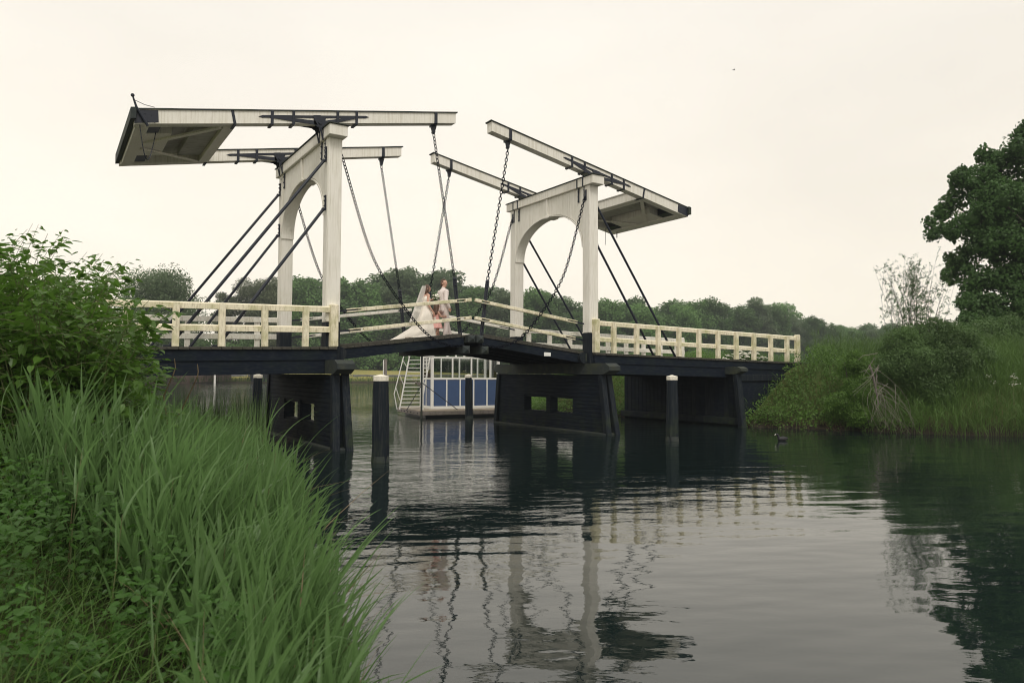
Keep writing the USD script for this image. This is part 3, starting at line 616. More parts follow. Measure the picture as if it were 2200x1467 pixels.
# ---------------------------------------------------------------- mooring posts
def mooring_post(x, y, r0, r1, top, label, rz, capped=True, cat='mooring post'):
    t = thing('mooring_post', label, cat, (x, y, 0), group='mooring posts guarding the bridge piers')
    n = 8; zs = [-.7, 0, .35, .8, 1.2, top-.35, top-.13]
    rr = np.interp(zs, [-.7, .8, 1.3, top], [r0, r0*.97, r0*.93, r1])
    v = []; f = []
    q = np.random.default_rng(int(x*100)+77)
    lean = q.normal(0, .012, 2)
    for k, (z, r) in enumerate(zip(zs, rr)):
        for a in range(n):
            an = rz + a*2*math.pi/n; sq = r*(1.0 if a % 2 else 1.06); v.append((x+lean[0]*z+math.cos(an)*sq+q.normal(0, .006), y+lean[1]*z+math.sin(an)*sq+q.normal(0, .006), z))
    for k in range(len(zs)-1):
        for a in range(n): f.append((k*n+a, k*n+(a+1) % n, (k+1)*n+(a+1) % n, (k+1)*n+a))
    f = np.array(f); f = np.vstack([f[:, [0, 1, 2]], f[:, [0, 2, 3]], [[(len(zs)-1)*n, (len(zs)-1)*n+a, (len(zs)-1)*n+a+1] for a in range(1, n-1)]])
    part(t, 'shaft', (np.array(v), f), 'tarv')
    m = MB(); cx, cy = x+lean[0]*top, y+lean[1]*top; vv = []
    for z, r in ((top-.14, r1*1.07), (top-.035, r1*1.09), (top-.03, r1*1.05), (top+.01, .02)):
        for a in range(n):
            an = rz + a*2*math.pi/n; vv.append((cx+math.cos(an)*r*(1.0 if a % 2 else 1.05), cy+math.sin(an)*r*(1.0 if a % 2 else 1.05), z))
    ff = [((k*n+a), k*n+(a+1) % n, (k+1)*n+(a+1) % n, (k+1)*n+a) for k in range(3) for a in range(n)]
    part(t, 'cap', (np.array(vv), np.array(ff)), 'zinc')
    part(t, 'weed_collar', MB().tube([(x, y, -.1), (x, y, .05), (x, y, .14)], [r0*1.08, r0*1.07, r0*1.03], 8, cap=False), 'moss')
    return t
mooring_post(-.155, -3.45, .205, .165, 1.97, 'thick black post with white cap, nearest, in front of the left pier', .2)
mooring_post(9.23, -3.26, .185, .15, 1.96, 'black post with pointed white cap in front of the right abutment', .5)
mooring_post(8.90, 8.49, .175, .15, 1.93, 'black post with white cap before the blue cabin', .1)
mooring_post(.0, 8.6, .185, .155, 1.93, 'black post with white cap behind the left pier near the cattails', .3)

# ---------------------------------------------------------------- blue cabin on its raft
A8 = math.radians(-8); ca, sa = math.cos(A8), math.sin(A8)
RB = np.array([7.33, 10.03, 0])
def rtf(v): return np.stack([RB[0]+v[:, 0]*ca-v[:, 1]*sa, RB[1]+v[:, 0]*sa+v[:, 1]*ca, v[:, 2]], 1), False
raft = thing('cabin_raft', 'blue and white glazed cabin on a floating raft behind the bridge', 'houseboat', RB)
R = lambda: MB(rtf)
for k in range(27): part(raft, 'deck_board', R().box((k*.2, .0, .285), (k*.2+.19, 3.6, .33), .005), 'raftdeck')
part(raft, 'float', R().box((.3, .25, -.3), (5.2, 3.4, .11)), 'iron')
part(raft, 'edge_beam', R().box((-.0, -.04, .12), (5.4, .08, .283), .01), 'raftside')
part(raft, 'edge_beam', R().box((-.04, .082, .12), (.08, 3.6, .283), .01), 'raftside')
for k in range(6): part(raft, 'edge_bolt', R().ball((-.05, .35+.5*k, .2), .03), 'iron')
cx0, cx1, cy0, cy1, cz0, czm, cz1 = .90, 4.22, 1.15, 2.75, .40, 1.72, 2.74
part(raft, 'plinth', R().box((cx0-.03, cy0-.03, .332), (cx1+.03, cy1+.03, cz0)), 'frame')
for yy in (cy0, cy1):
    ups = [0, .29, .585, .885, 1.0] if yy == cy0 else [0, .29, .585, .885, 1.0]
    lows = [0, .2, .41, .62, .835, 1.0]
    xs = [cx0+.06+(cx1-cx0-.12)*u for u in ups]; xl_ = [cx0+.06+(cx1-cx0-.12)*u for u in lows]
    for a, b in zip(xl_[:-1], xl_[1:]): part(raft, 'panel', R().box((a+.03, yy-.012, cz0+.05), (b-.03, yy+.012, czm-.045), .004), 'blue')
    for a, b in zip(xs[:-1], xs[1:]): part(raft, 'pane', R().box((a+.03, yy-.004, czm+.045), (b-.03, yy+.004, cz1-.05)), 'glass')
    mb = R()
    for x in xl_[1:-1]: mb.box((x-.032, yy-.03, cz0+.05), (x+.032, yy+.03, czm-.04))
    for x in xs[1:-1]: mb.box((x-.032, yy-.03, czm+.04), (x+.032, yy+.03, cz1-.05))
    mb.box((cx0+.06, yy-.034, czm-.042), (cx1-.06, yy+.034, czm+.042)).box((cx0+.06, yy-.034, cz1-.055), (cx1-.06, yy+.034, cz1)).box((cx0+.06, yy-.034, cz0), (cx1-.06, yy+.034, cz0+.055))
    part(raft, 'window_frame', mb, 'frame')
for xx in (cx0, cx1):
    ys = [cy0+.06, (cy0+cy1)/2, cy1-.06]
    for a, b in zip(ys[:-1], ys[1:]):
        part(raft, 'panel', R().box((xx-.012, a+.03, cz0+.05), (xx+.012, b-.03, czm-.045), .004), 'blue')
        part(raft, 'pane', R().box((xx-.004, a+.03, czm+.045), (xx+.004, b-.03, cz1-.05)), 'glass')
    mb = R().box((xx-.034, cy0+.06, czm-.042), (xx+.034, cy1-.06, czm+.042)).box((xx-.034, cy0+.06, cz1-.055), (xx+.034, cy1-.06, cz1)).box((xx-.034, cy0+.06, cz0), (xx+.034, cy1-.06, cz0+.055))
    mb.box((xx-.03, ys[1]-.03, cz0+.055), (xx+.03, ys[1]+.03, czm-.042)).box((xx-.03, ys[1]-.03, czm+.042), (xx+.03, ys[1]+.03, cz1-.055))
    part(raft, 'window_frame', mb, 'frame')
    for yy in (cy0, cy1): part(raft, 'corner_post', R().box((xx-.06, yy-.06, .333), (xx+.06, yy+.06, cz1+.02), .008), 'frame')
part(raft, 'bench', R().box((cx0+.5, 2.3, cz0), (cx1-.4, 2.65, .85), .02), 'raftside')
for k in range(5): part(raft, 'roof_lamp', R().box((cx0+.7+.42*k, cy0-.03, cz1+.003), (cx0+.78+.42*k, cy0+.05, cz1+.07), .01), 'frame')
# steep white stair with handrails
for k in range(13):
    z = .45+.175*k; o = k/12
    part(raft, 'tread', R().box((-.62+.42*o, 1.05+.0*o, z), (.33+.42*o, 1.16, z+.03)), 'frame')
for x0 in (-.65, .33):
    part(raft, 'stringer', R().bar((x0, 1.10, .34), (x0+.45, 1.10, 2.78), .11, .035, up=(1, 0, 0)), 'frame')
mb = R()
for x0 in (-.68,):
    mb.tube([(x0-.25, 1.0, 1.05), (x0+.22, 1.0, 2.92), (x0+.34, 1.0, 2.9), (x0+.45, 1.05, 2.62)], .022, 6)
    for k in (.12, .45, .8): mb.tube([(x0-.22+.45*k, 1.0, 1.1+1.8*k), (x0-.02+.45*k, 1.08, .5+2.2*k)], .018, 5)
mb.tube([(x0-.25, 1.0, 1.05), (x0-.1, 1.05, .36)], .022, 6)
part(raft, 'handrail', mb, 'frame')
part(raft, 'newel_post', R().box((.22, .50, .332), (.29, .57, 2.76), .006), 'frame')
part(raft, 'top_rail', R().tube([(.255, .535, 2.72), (.9, .95, 2.74)], .03, 6), 'frame')
part(raft, 'mooring_pole', R().tube([(.0, -.09, -.6), (.0, -.09, 2.9)], .045, 8), 'moss')
part(raft, 'winch', R().box((-.16, -.10, 1.42), (-.03, .02, 1.58), .02).ball((-.24, -.05, 1.55), .06), 'raftside')
part(raft, 'stay', R().tube([(.02, -.09, 1.55), (1.75, .10, .34)], .018, 6).tube([(-.04, -.09, 1.4), (-.62, .12, .34)], .018, 6), 'iron')

# ---------------------------------------------------------------- foliage builders
def cards(c, n, size, ratio=.55, q=rng, rough=.5, hang=None):
    """Leaf-sized two-triangle rhombs at C facing roughly along N."""
    N = len(c); nn = norm(n + q.normal(0, rough, (N, 3)))
    a = norm(np.cross(nn, q.normal(0, 1, (N, 3))))
    if hang is not None: a = norm(a + np.array([0, 0, -1.])*hang); 
    b = norm(np.cross(nn, a)); s = (size*q.uniform(.65, 1.25, N))[:, None]
    v = np.stack([c-a*s*.5, c+b*s*ratio*.5-a*s*.05, c+a*s*.5, c-b*s*ratio*.5-a*s*.05], 1).reshape(-1, 3)
    k = np.arange(N)[:, None]*4
    return v, np.vstack([k+[0, 1, 2], k+[0, 2, 3]])
def lobes_points(lobes, per, q, inner=.72):
    """Points and outward normals spread through the shells of ellipsoid lobes, none deep inside another."""
    C, Nn = [], []
    L = [(np.array(c, float), np.array(r, float)*np.ones(3)) for c, r in lobes]
    w = np.array([np.prod(r)**(2/3) for c, r in L]); w /= w.sum()
    for (c, r), k in zip(L, (w*per).astype(int)):
        d = norm(q.normal(0, 1, (k, 3))); rad = q.uniform(inner, 1.06, k)**.7
        rad = rad*(1+.16*np.sin(d[:, 0]*7+c[0])*np.sin(d[:, 1]*6+c[1]*2)*np.sin(d[:, 2]*7+1))
        C.append(c + d*r*rad[:, None]); Nn.append(norm(d/r))
    C, Nn = np.vstack(C), np.vstack(Nn)
    deep = np.zeros(len(C), bool)
    for c, r in L: deep |= (((C-c)/(r*inner*.9))**2).sum(1) < 1
    return C[~deep], Nn[~deep]
def dark_core(lobes, k=.62):
    m = MB()
    for c, r in lobes: m.ball(np.array(c, float), np.array(r, float)*np.ones(3)*k, 1)
    return m
def ribbons(base, d0, L, Wd, droop, seg=4, fold=0., q=rng):
    """Blades: ribbons from BASE along D0, bending towards DROOP, widest a third of the way up, with pointed tips."""
    N = len(base); t = np.linspace(0, 1, seg+1)
    p = base[:, None] + L[:, None, None]*(t[None, :, None]*d0[:, None] + (t**2)[None, :, None]*droop[:, None])
    tg = norm(d0[:, None] + 2*t[None, :, None]*droop[:, None])
    sd = norm(np.cross(d0, droop) + q.normal(0, .35, (N, 3))*np.linalg.norm(np.cross(d0, droop), axis=1, keepdims=True) + 1e-6)
    wd = np.minimum(1, t/.22+.25)*(1-t)**.65
    off = sd[:, None]*(Wd[:, None]*wd[None])[..., None]*.5
    if fold:
        up = norm(np.cross(tg, sd[:, None])); v = np.stack([p-off+up*fold*np.linalg.norm(off, axis=-1, keepdims=True), p, p+off+up*fold*np.linalg.norm(off, axis=-1, keepdims=True)], 2); m = 3
    else: v = np.stack([p-off, p+off], 2); m = 2
    v = v.reshape(N, -1, 3); ff = []
    for s in range(seg):
        for k in range(m-1): ff += [(s*m+k, s*m+k+1, (s+1)*m+k+1), (s*m+k, (s+1)*m+k+1, (s+1)*m+k)]
    ff = np.array(ff); f = (np.arange(N)[:, None, None]*(m*(seg+1)) + ff[None]).reshape(-1, 3)
    return v.reshape(-1, 3), f
def limb(m, a, b, r0, r1, q, wob=.08, n=6):
    a, b = np.asarray(a, float), np.asarray(b, float); t = np.linspace(0, 1, 6)[:, None]; L = np.linalg.norm(b-a)
    p = a+(b-a)*t + np.sin(t*math.pi)*q.normal(0, wob, 3)*L + [0, 0, 1]*np.sin(t*math.pi)*L*.05
    m.tube(p, np.linspace(r0, r1, 6), n)

# ---------------------------------------------------------------- the far wood
def tree(name, label, cat, loc, h, w, mat, n, leaf, seed, group=None, low=.08, sc=1., nl=16, rough=.65, sparse=.42):
    q = np.random.default_rng(seed); t = thing(name, label, cat, loc, rz=float(q.uniform(0, 360)), sc=sc, group=group)
    lobes = []
    for k in range(nl):
        z = h*(low+.06+(.90-low)*((k+.5)/nl)); prof = math.sin(math.pi*min(1, max(.05, (z/h-low)/(1.0-low)*.86+.12)))**.6
        a = k*2.4+q.uniform(-.4, .4); rr = w*.5*prof*q.uniform(.45, .72); r = w*q.uniform(.17, .27)
        lobes.append(((rr*math.cos(a), rr*math.sin(a), min(z, h-r*.8)), (r, r, r*q.uniform(.7, .95))))
    lobes.append(((0, 0, h*.5), (w*.30, w*.30, h*.36)))
    c, nn = lobes_points(lobes, n, q, sparse)
    cr = part(t, 'crown', cards(c, nn, leaf, .7, q, rough), mat, local=True)
    part(cr, 'shaded_foliage', dark_core(lobes, .2 if sparse < .35 else .33), mat, local=True)
    m = MB(); limb(m, (0, 0, -.3), (q.normal(0, .2), q.normal(0, .2), h*.7), w*.035+.06, .05, q, .02)
    for k in range(5):
        a = q.uniform(0, 6.28); z = h*q.uniform(.15, .5); limb(m, (0, 0, z), (w*.3*math.cos(a), w*.3*math.sin(a), z+h*.2), w*.014+.03, .02, q)
    part(t, 'trunk', m, 'bark', local=True)
    return t
SKYL = np.array([(235, 640), (600, 606), (640, 592), (700, 593), (740, 598), (800, 606), (830, 588), (865, 572), (900, 600), (930, 590), (955, 581), (985, 602), (1018, 594), (1050, 622), (1090, 628), (1130, 625), (1165, 620), (1200, 634), (1250, 650), (1300, 645),
                 (1350, 632), (1385, 648), (1440, 641), (1500, 635), (1535, 633), (1570, 650), (1610, 644), (1650, 640), (1690, 655), (1730, 666), (1770, 684), (1810, 688), (1860, 684), (1900, 690), (1960, 694), (2080, 690), (2250, 690)], float)
WOODG = 'trees of the wood beyond the far bank'
protos = [tree('broadleaf_tree', 'dark green broadleaf tree in the wood along the far bank', 'tree', ray(px, 790, D)*[1, 1, 0]+[0, 0, 1.9], 20., 11., 'wood_leaf', 10500, .55, 100+k, WOODG) for k, (px, D) in enumerate(((648, 184), (735, 190), (1165, 196), (1360, 205)))]
paleps = [tree('poplar_tree', 'paler grey-green tree rising above the far wood', 'tree', ray(px, 790, D)*[1, 1, 0]+[0, 0, 1.9], 20., 8.5, 'willow_leaf', 9500, .46, 130+k, 'paler trees among the far wood', low=.05) for k, (px, D) in enumerate(((865, 188), (950, 190)))]
def skyline(px): return float(np.interp(px, SKYL[:, 0], SKYL[:, 1]))
def set_tree(t, px, D, k=1., wide=1.):
    base = ray(px, 790, D)*[1, 1, 0]+[0, 0, 1.9]; top = CAM[2]+(799-skyline(px))/FPX*D*1.0
    s = max(.3, (top-1.9)/20.*k); place(t, base, float(rng.uniform(0, 360)), (s*wide, s*wide, s))
for t, px, D in zip(protos+paleps, (648, 735, 1165, 1360, 865, 950), (184, 190, 196, 205, 188, 190)): set_tree(t, px, D)
px = 585.
while px < 2240:
    D = 184 + 8*rng.random() + max(0, px-1400)*.085
    if not any(abs(px-a) < 9 for a in (648, 735, 865, 950, 1165, 1360)):
        pal = (820 < px < 1040 and rng.random() < .6) or rng.random() < .13
        t = copy_of((paleps if pal else protos)[rng.integers(0, 2 if pal else 4)], (0, 0, 0)); set_tree(t, px, D, rng.uniform(.80, 1.05), rng.uniform(.9, 1.3))
    px += rng.uniform(26, 44)
px = 600.
while px < 2200:                                                    # second row, fills the gaps
    t = copy_of(protos[rng.integers(0, 4)], (0, 0, 0), label='broadleaf tree in the back row of the far wood, mostly hidden', group='trees in the back row of the far wood'); set_tree(t, px, 212+max(0, px-1400)*.085, rng.uniform(.92, 1.02), 1.35); px += rng.uniform(45, 70)
und = tree('understory_shrub', 'low dark shrub at the foot of the far wood', 'shrub', ray(700, 795, 172)*[1, 1, 0]+[0, 0, 1.5], 5., 9., 'wood_leaf', 3600, .45, 160, 'shrubs at the foot of the far wood', low=.0, nl=9)
px = 740.
while px < 2150:
    t = copy_of(und, (0, 0, 0)); D = 170+max(0, px-1300)*.09; s = rng.uniform(.8, 1.3)
    place(t, ray(px, 790, D)*[1, 1, 0]+[0, 0, 1.4], float(rng.uniform(0, 360)), (s*1.2, s*1.2, s)); px += rng.uniform(40, 64)
# willow and pale trees to the left
willow = tree('willow_tree', 'round drooping willow above the left railing', 'tree', ray(335, 790, 112)*[1, 1, 0]+[0, 0, 1.6], 16.6, 14.2, 'willow_leaf', 46000, .30, 171, low=.05, nl=30, rough=.9, sparse=.3)
for k, (px, top, D, w) in enumerate(((482, 628, 150, 7.), (530, 602, 152, 9.), (572, 594, 150, 9.))):
    tree('pale_tree', ['small pale feathery tree right of the willow', 'pale feathery tree between the stay rods', 'pale feathery tree left of the left portal'][k], 'tree', ray(px, 790, D)*[1, 1, 0]+[0, 0, 1.7], (799-top)/FPX*D+.4, w, 'pale_leaf', 15000, .36, 180+k, low=.04, rough=.9, sparse=.3)
for k, px in enumerate((300, 360, 425, 455, 500, 545, 590)):
    t = copy_of(und, ray(px, 790, 128+4*k)*[1, 1, 0]+[0, 0, 1.2], rz=37.*k, sc=(1.1, 1.1, 1.1+.2*(k % 3)), label='low green shrub beneath the willow and the pale trees on the left', group='shrubs under the willow')
# fringe of reeds at the far water's edge
fr = []
for a, b in (((-40, 106.3), (17, 110)), ((17, 109.8), (43, 105.8)), ((43, 105.8), (71, 108.3)), ((71, 108.3), (118, 118))):
    a, b = np.array(a), np.array(b); n = int(np.linalg.norm(b-a)*26); t = rng.random(n)[:, None]
    xy = a+(b-a)*t+rng.normal(0, .5, (n, 2))+[0, .6]; fr.append(np.c_[xy, np.full(n, .1)])
fr = np.vstack(fr); N = len(fr)
patch = meshkit.noise(fr*[.09, .09, 0]+3.3, 4); fr = fr[patch > .42]; N = len(fr)
solo('far_reeds', ribbons(fr, norm(np.c_[rng.normal(0, .2, (N, 2)), np.ones(N)]), rnd(.7, 1.4, N), rnd(.08, .16, N), rng.normal(0, .15, (N, 3)), 2), 'grass_leaf', 'fringe of green reeds along the far water line', kind='stuff')
# revetment, jetty, pole and car on the far bank
rv = thing('revetment', 'low grey stone revetment below the far meadow', 'wall', (60, 110, 0))
k = 0
for x in np.arange(20, 116, 3.0):
    y = float(np.interp(x, [17, 43, 71, 118], [109.5, 105.5, 108, 118]))+2.6
    part(rv, 'stone_panel', MB().box((x, y, .3), (x+2.95, y+.5, 1.42+rng.uniform(-.05, .05)), .05), 'stone')
qw = thing('quay_wall', 'reddish brown quay wall on the far left bank', 'wall', (5, 110, 0))
for k, x in enumerate(np.arange(-14, 27.5, 2.0)):
    if 18.4 < x < 23.5: continue
    part(qw, 'wall_panel', MB().box((x, 110.4, -.4), (x+1.97, 111.2, 1.75), .04), 'brick')
jt = thing('footbridge', 'small white-edged footbridge over a ditch mouth on the far bank', 'bridge', (21, 109, 0))
part(jt, 'deck', MB().box((15.5, 108.6, 1.62), (26.5, 110.3, 1.98), .04), 'frame')
for x in (16.9, 25.9): part(jt, 'post', MB().box((x, 108.7, -.3), (x+.3, 109.0, 1.6), .02), 'frame')
part(jt, 'abutment', MB().box((23.0, 109.2, -.4), (26.6, 110.3, 1.6), .04), 'iron')
pole = thing('twin_post', 'tall grey twin post standing at the far bank, above the nearest mooring post', 'post', ray(826, 822, 100)*[1, 1, 0])
b0 = ray(828, 815, 100)*[1, 1, 0]; b1 = ray(823.5, 815, 100)*[1, 1, 0]
part(pole, 'post', MB().box(b0-[.17, .17, .5], b0+[.17, .17, 3.75], .03), 'raftside'); part(pole, 'pipe', MB().tube([b1-[0, 0, .5], b1+[0, 0, 3.65]], .07, 6), 'frame')
# car
cb = ray(940, 797, 196)*[1, 1, 0]+[0, 0, 2.62]; car = thing('parked_car', 'silver parked car on the far meadow behind the cabin', 'car', cb, rz=-33)
prof = Polygon([(-2.1, .28), (-2.12, .72), (-1.9, .86), (-1.05, .95), (-.45, 1.38), (.75, 1.42), (1.55, 1.0), (2.05, .9), (2.12, .45), (2.05, .28)])
part(car, 'body', MB().prism(prof, 1, -.82, .82), 'car', local=True)
for s in (-.825, .822): part(car, 'window', MB().prism(Polygon([(-.85, .97), (-.38, 1.32), (.68, 1.35), (1.2, 1.0)]), 1, s-.008, s+.011), 'carglass', local=True)
for x in (-1.35, 1.35):
    for y in (-.84, .64): part(car, 'wheel', MB().tube([(x, y, .31), (x, y+.2, .31)], .31, 14), 'tyre', local=True)

# ---------------------------------------------------------------- right bank: herbs, reeds, bushes, the big tree
LEAF = np.array([(0, 0, 0), (.30, -.06, .05), (.46, .18, .08), (.40, .48, .06), (.18, .80, .0), (0, 1.06, -.10), (-.18, .80, .0), (-.40, .48, .06), (-.46, .18, .08), (-.30, -.06, .05), (0, .35, -.03), (0, .7, -.04)])
LEAFF = np.array([(0, 1, 10), (1, 2, 10), (2, 3, 10), (3, 11, 10), (3, 4, 11), (4, 5, 11), (5, 6, 11), (6, 7, 11), (7, 10, 11), (7, 8, 10), (8, 9, 10), (9, 0, 10)])
def leaves(c, axis_, nrm, size, wid=.8):
    """Pointed heart-shaped leaves at C: growing along AXIS_, facing NRM."""
    a = norm(axis_); b = norm(np.cross(a, nrm)); n = np.cross(b, a); s = np.broadcast_to(size, (len(c),))[:, None, None]
    T = LEAF*[wid, 1, 1]
    v = c[:, None] + s*(T[None, :, 0:1]*b[:, None] + T[None, :, 1:2]*a[:, None] + T[None, :, 2:3]*n[:, None])
    return v.reshape(-1, 3), (np.arange(len(c))[:, None, None]*12 + LEAFF[None]).reshape(-1, 3)
def bank_points(n, x0, x1, y0, y1, d0, d1, q):
    p = q.uniform((x0, y0), (x1, y1), (n, 2)); d = water_distance(p[:, 0], p[:, 1]); z = ground_z(p[:, 0], p[:, 1])
    ok = (d > d0) & (d < d1) & ~((np.abs(p[:, 1]-2.62) < 3.0) & (p[:, 0] < 21)) & ~((np.abs(p[:, 1]-2.62) < 2.3) & (p[:, 0] < 60))
    return np.c_[p, z][ok], d[ok]
q = np.random.default_rng(51)
p, d = bank_points(70000, 12.5, 34, -20, 1.5, -.3, 9, q)          # tall reeds: to the right of the dead branches
reedy = sstep(-3.2, -5.2, p[:, 1] + .25*(p[:, 0]-18)) + .16 + .5*sstep(3.0, 5, d); keep = q.random(len(p)) < reedy*.62; p, d = p[keep], d[keep]
N = len(p); hgt = q.uniform(.8, 1.65, N)*(.75+.3*sstep(0, 2, d)); lean = q.normal(0, .13, (N, 2)); up = norm(np.c_[lean, np.ones(N)])
rb, rd, rl, rw, rdr = [p], [up], [hgt], [q.uniform(.012, .02, N)], [np.c_[q.normal(0, .08, (N, 2)), np.zeros(N)]]
for k in range(3):
    a = q.uniform(0, 6.28, N); o = np.c_[np.cos(a), np.sin(a), np.zeros(N)]
    rb.append(p + up*(hgt*q.uniform(.25, .8, N))[:, None]); rd.append(norm(up + o*.5)); rl.append(q.uniform(.28, .5, N)); rw.append(q.uniform(.016, .026, N)); rdr.append(o*.35-[0, 0, .28])
cat = lambda *a: [np.concatenate(x) for x in a]
solo('bank_reeds', ribbons(*cat(rb, rd, rl, rw, rdr), 3, q=q), 'grass_leaf', 'dense green reeds and tall grass on the right bank', kind='stuff')
p, d = bank_points(26000, 12.5, 24, -5.6, 17, -.1, 5.5, q)         # nettles and herbs beside the abutment
keep = q.random(len(p)) < .55*(1-.75*sstep(-3.6, -5.2, p[:, 1])); p, d = p[keep], d[keep]
pts = []
for k in range(9): pts.append(p + np.c_[q.normal(0, .10, (len(p), 2)), q.uniform(.02, .8, len(p))*(.6+.5*sstep(0, 1.5, d))])
pts = np.vstack(pts); nn = norm(np.c_[q.normal(-.25, .5, (len(pts), 1)), q.normal(-.35, .5, (len(pts), 1)), np.full((len(pts), 1), .8)])
solo('nettles', cards(pts, nn, .105, .55, q, .35), 'nettle_leaf', 'bright green nettles and herbs growing beside the right abutment', kind='stuff')
p, d = bank_points(34000, 12.5, 36, -14, 17, .2, 12, q)             # grass over the whole bank
N = len(p); solo('bank_grass', ribbons(p, norm(np.c_[q.normal(0, .3, (N, 2)), np.ones(N)]), q.uniform(.35, 1.05, N)*(.6+.5*sstep(0, 3, d)), q.uniform(.012, .024, N), np.c_[q.normal(0, .22, (N, 2)), q.uniform(-.3, 0, N)], 3, q=q), 'grass_leaf', 'rough grass covering the right bank', kind='stuff')
p, d = bank_points(9000, 14, 20, -3.6, 0, -.15, .8, q); N = len(p); keep = q.random(N) < .28; p = p[keep]; N = len(p)
solo('dry_grass', ribbons(p, norm(np.c_[q.normal(-.2, .4, (N, 2)), np.ones(N)]), q.uniform(.2, .55, N), q.uniform(.01, .018, N), np.c_[q.normal(-.3, .3, (N, 2)), q.uniform(-.7, -.2, N)], 3, q=q), 'straw', 'dry straw-coloured grass hanging at the water beside the abutment', kind='stuff')
def shrub(name, label, base, lobes, n, leaf, mat, seed, ratio=.5, rough=.75, stems=9, core=.36, inner=.45, group=None):
    """Lobes are (centre, radius) relative to BASE."""
    qq = np.random.default_rng(seed); t = thing(name, label, 'shrub' if 'tree' not in name else 'tree', base, group=group)
    full = list(lobes)
    for c0, r0 in lobes:
        for k in range(4):
            dd = norm(qq.normal(0, 1, 3)+[0, 0, .5]); full.append((np.array(c0)+dd*r0*.85, r0*qq.uniform(.25, .42)))
    c, nn = lobes_points(full, n, qq, inner)
    cr = part(t, 'foliage', cards(c, nn, leaf, ratio, qq, rough), mat, local=True)
    if core: part(cr, 'shaded_foliage', dark_core(lobes, core), mat, local=True)
    m = MB()
    for k in range(stems):
        L = lobes[k % len(lobes)]; limb(m, (qq.normal(0, .15), qq.normal(0, .15), -.1), np.array(L[0])+qq.normal(0, .2, 3), .035, .012, qq)
    part(t, 'stems', m, 'bark', local=True)
    return t
def rel(base, lst, D, k=FPX):
    """Lobes given as (pixel x, pixel y, pixel radius, extra depth)."""
    return [(ray(x, y, D+e)-base, (r*(D+e)/k)) for x, y, r, e in lst]
gz = lambda x, y: np.array([x, y, float(ground_z(x, y))])
b = gz(*ray(1985, 780, 26.5)[:2])
shrub('willow_shrub', 'broad dense dark green willow shrub beneath the thin sapling', b, rel(b, [(1940, 745, 42, .2), (1990, 730, 48, .6), (2045, 742, 46, .4), (1965, 790, 55, -.4), (2030, 800, 58, -.3), (2085, 775, 46, .3), (1915, 790, 36, 0), (2010, 850, 46, -.8), (2105, 815, 40, 0)], 26.5), 46000, .085, 'bush_leaf', 61)
b = gz(*ray(1850, 830, 26)[:2])
shrub('bramble_shrub', 'grey-green bramble shrub left of the dead branches', b, rel(b, [(1838, 790, 36, .6), (1850, 845, 36, -.1), (1800, 870, 28, -.2), (1840, 892, 26, -.6)], 26), 15000, .075, 'nettle_leaf', 62)
b = gz(*ray(2120, 760, 31)[:2])
shrub('willow_shrub', 'greyish shrub at the foot of the big tree', b, rel(b, [(2060, 745, 50, 0), (2120, 735, 55, .8), (2180, 745, 60, 1.), (2240, 740, 60, 1.)], 31), 24000, .10, 'bush_leaf', 63)
b = gz(*ray(1690, 860, 28)[:2])
# green tufts where the span meets the bank
b = gz(*ray(1600, 762, 31.5)[:2]); b[2] = 2.3
el = thing('elder_flowers', 'white flowering shrub seen through the right railing', 'shrub', b)
lob = rel(b, [(1590, 770, 16, 0), (1565, 772, 11, .3), (1618, 768, 14, 0), (1640, 776, 10, 0)], 31.5); c, nn = lobes_points(lob, 1500, q, .4)
part(el, 'foliage', cards(c, nn, .08, .55, q), 'bush_leaf', local=True)
c, nn = lobes_points(lob, 330, q, .95); c = c[nn[:, 2] > -.1]; m = MB()
for k in c: m.frame(k, np.eye(3), (.035, .035, .012))
part(el, 'blossom', m, 'petal', local=True, kind='stuff')
# cow parsley below the big tree
b = gz(*ray(2140, 745, 25.5)[:2]); cp = thing('cow_parsley', 'white umbels of cow parsley at the right edge', 'plant', b, group=None); ms, mf = MB(), MB()
for k in range(9):
    e = q.normal(0, .5, 2); h = q.uniform(.9, 1.35); h -= .35; ms.tube([(e[0], e[1], -.1), (e[0]+.05, e[1], h)], .006, 4)
    for j in range(12): o = q.normal(0, .06, 3); mf.frame(np.array([e[0]+.05, e[1], h])+o*[1, 1, .5], np.eye(3), (.012, .012, .006))
part(cp, 'stems', ms, 'cane', local=True); part(cp, 'umbels', mf, 'petal', local=True, kind='stuff')
# dead branches hanging down to the water
b = ray(1885, 835, 25.2); db = thing('dead_branches', 'pale dead branches drooping into the water on the right bank', 'branches', b)
for k in range(30):
    e = ray(q.uniform(1868, 1965), q.uniform(905, 938), q.uniform(23.6, 24.6)); e[2] = max(e[2], -.05); s0 = ray(q.normal(1885, 12), q.normal(832, 14), q.uniform(24.4, 25.4)); t = np.linspace(0, 1, 7)[:, None]
    pth = s0+(e-s0)*t + np.sin(math.pi*t)*np.r_[q.normal(0, .22, 2), q.uniform(-.05, .35)]
    part(db, 'branch', MB().tube(pth, np.linspace(q.uniform(.004, .009), .002, 7), 4), 'twig')
for k in range(14):
    e = ray(q.uniform(1825, 1890), q.uniform(770, 850), 25.0); s0 = ray(q.normal(1882, 6), q.normal(800, 18), 25.1); part(db, 'branch', MB().tube([s0, (s0+e)/2+q.normal(0, .08, 3), e], [.012, .009, .004], 4), 'twig')
part(db, 'bough', MB().tube([ray(1868, 785, 25.4), ray(1874, 800, 25.2), ray(1880, 825, 24.9), ray(1888, 870, 24.5)], [.05, .045, .035, .02], 6), 'bark')
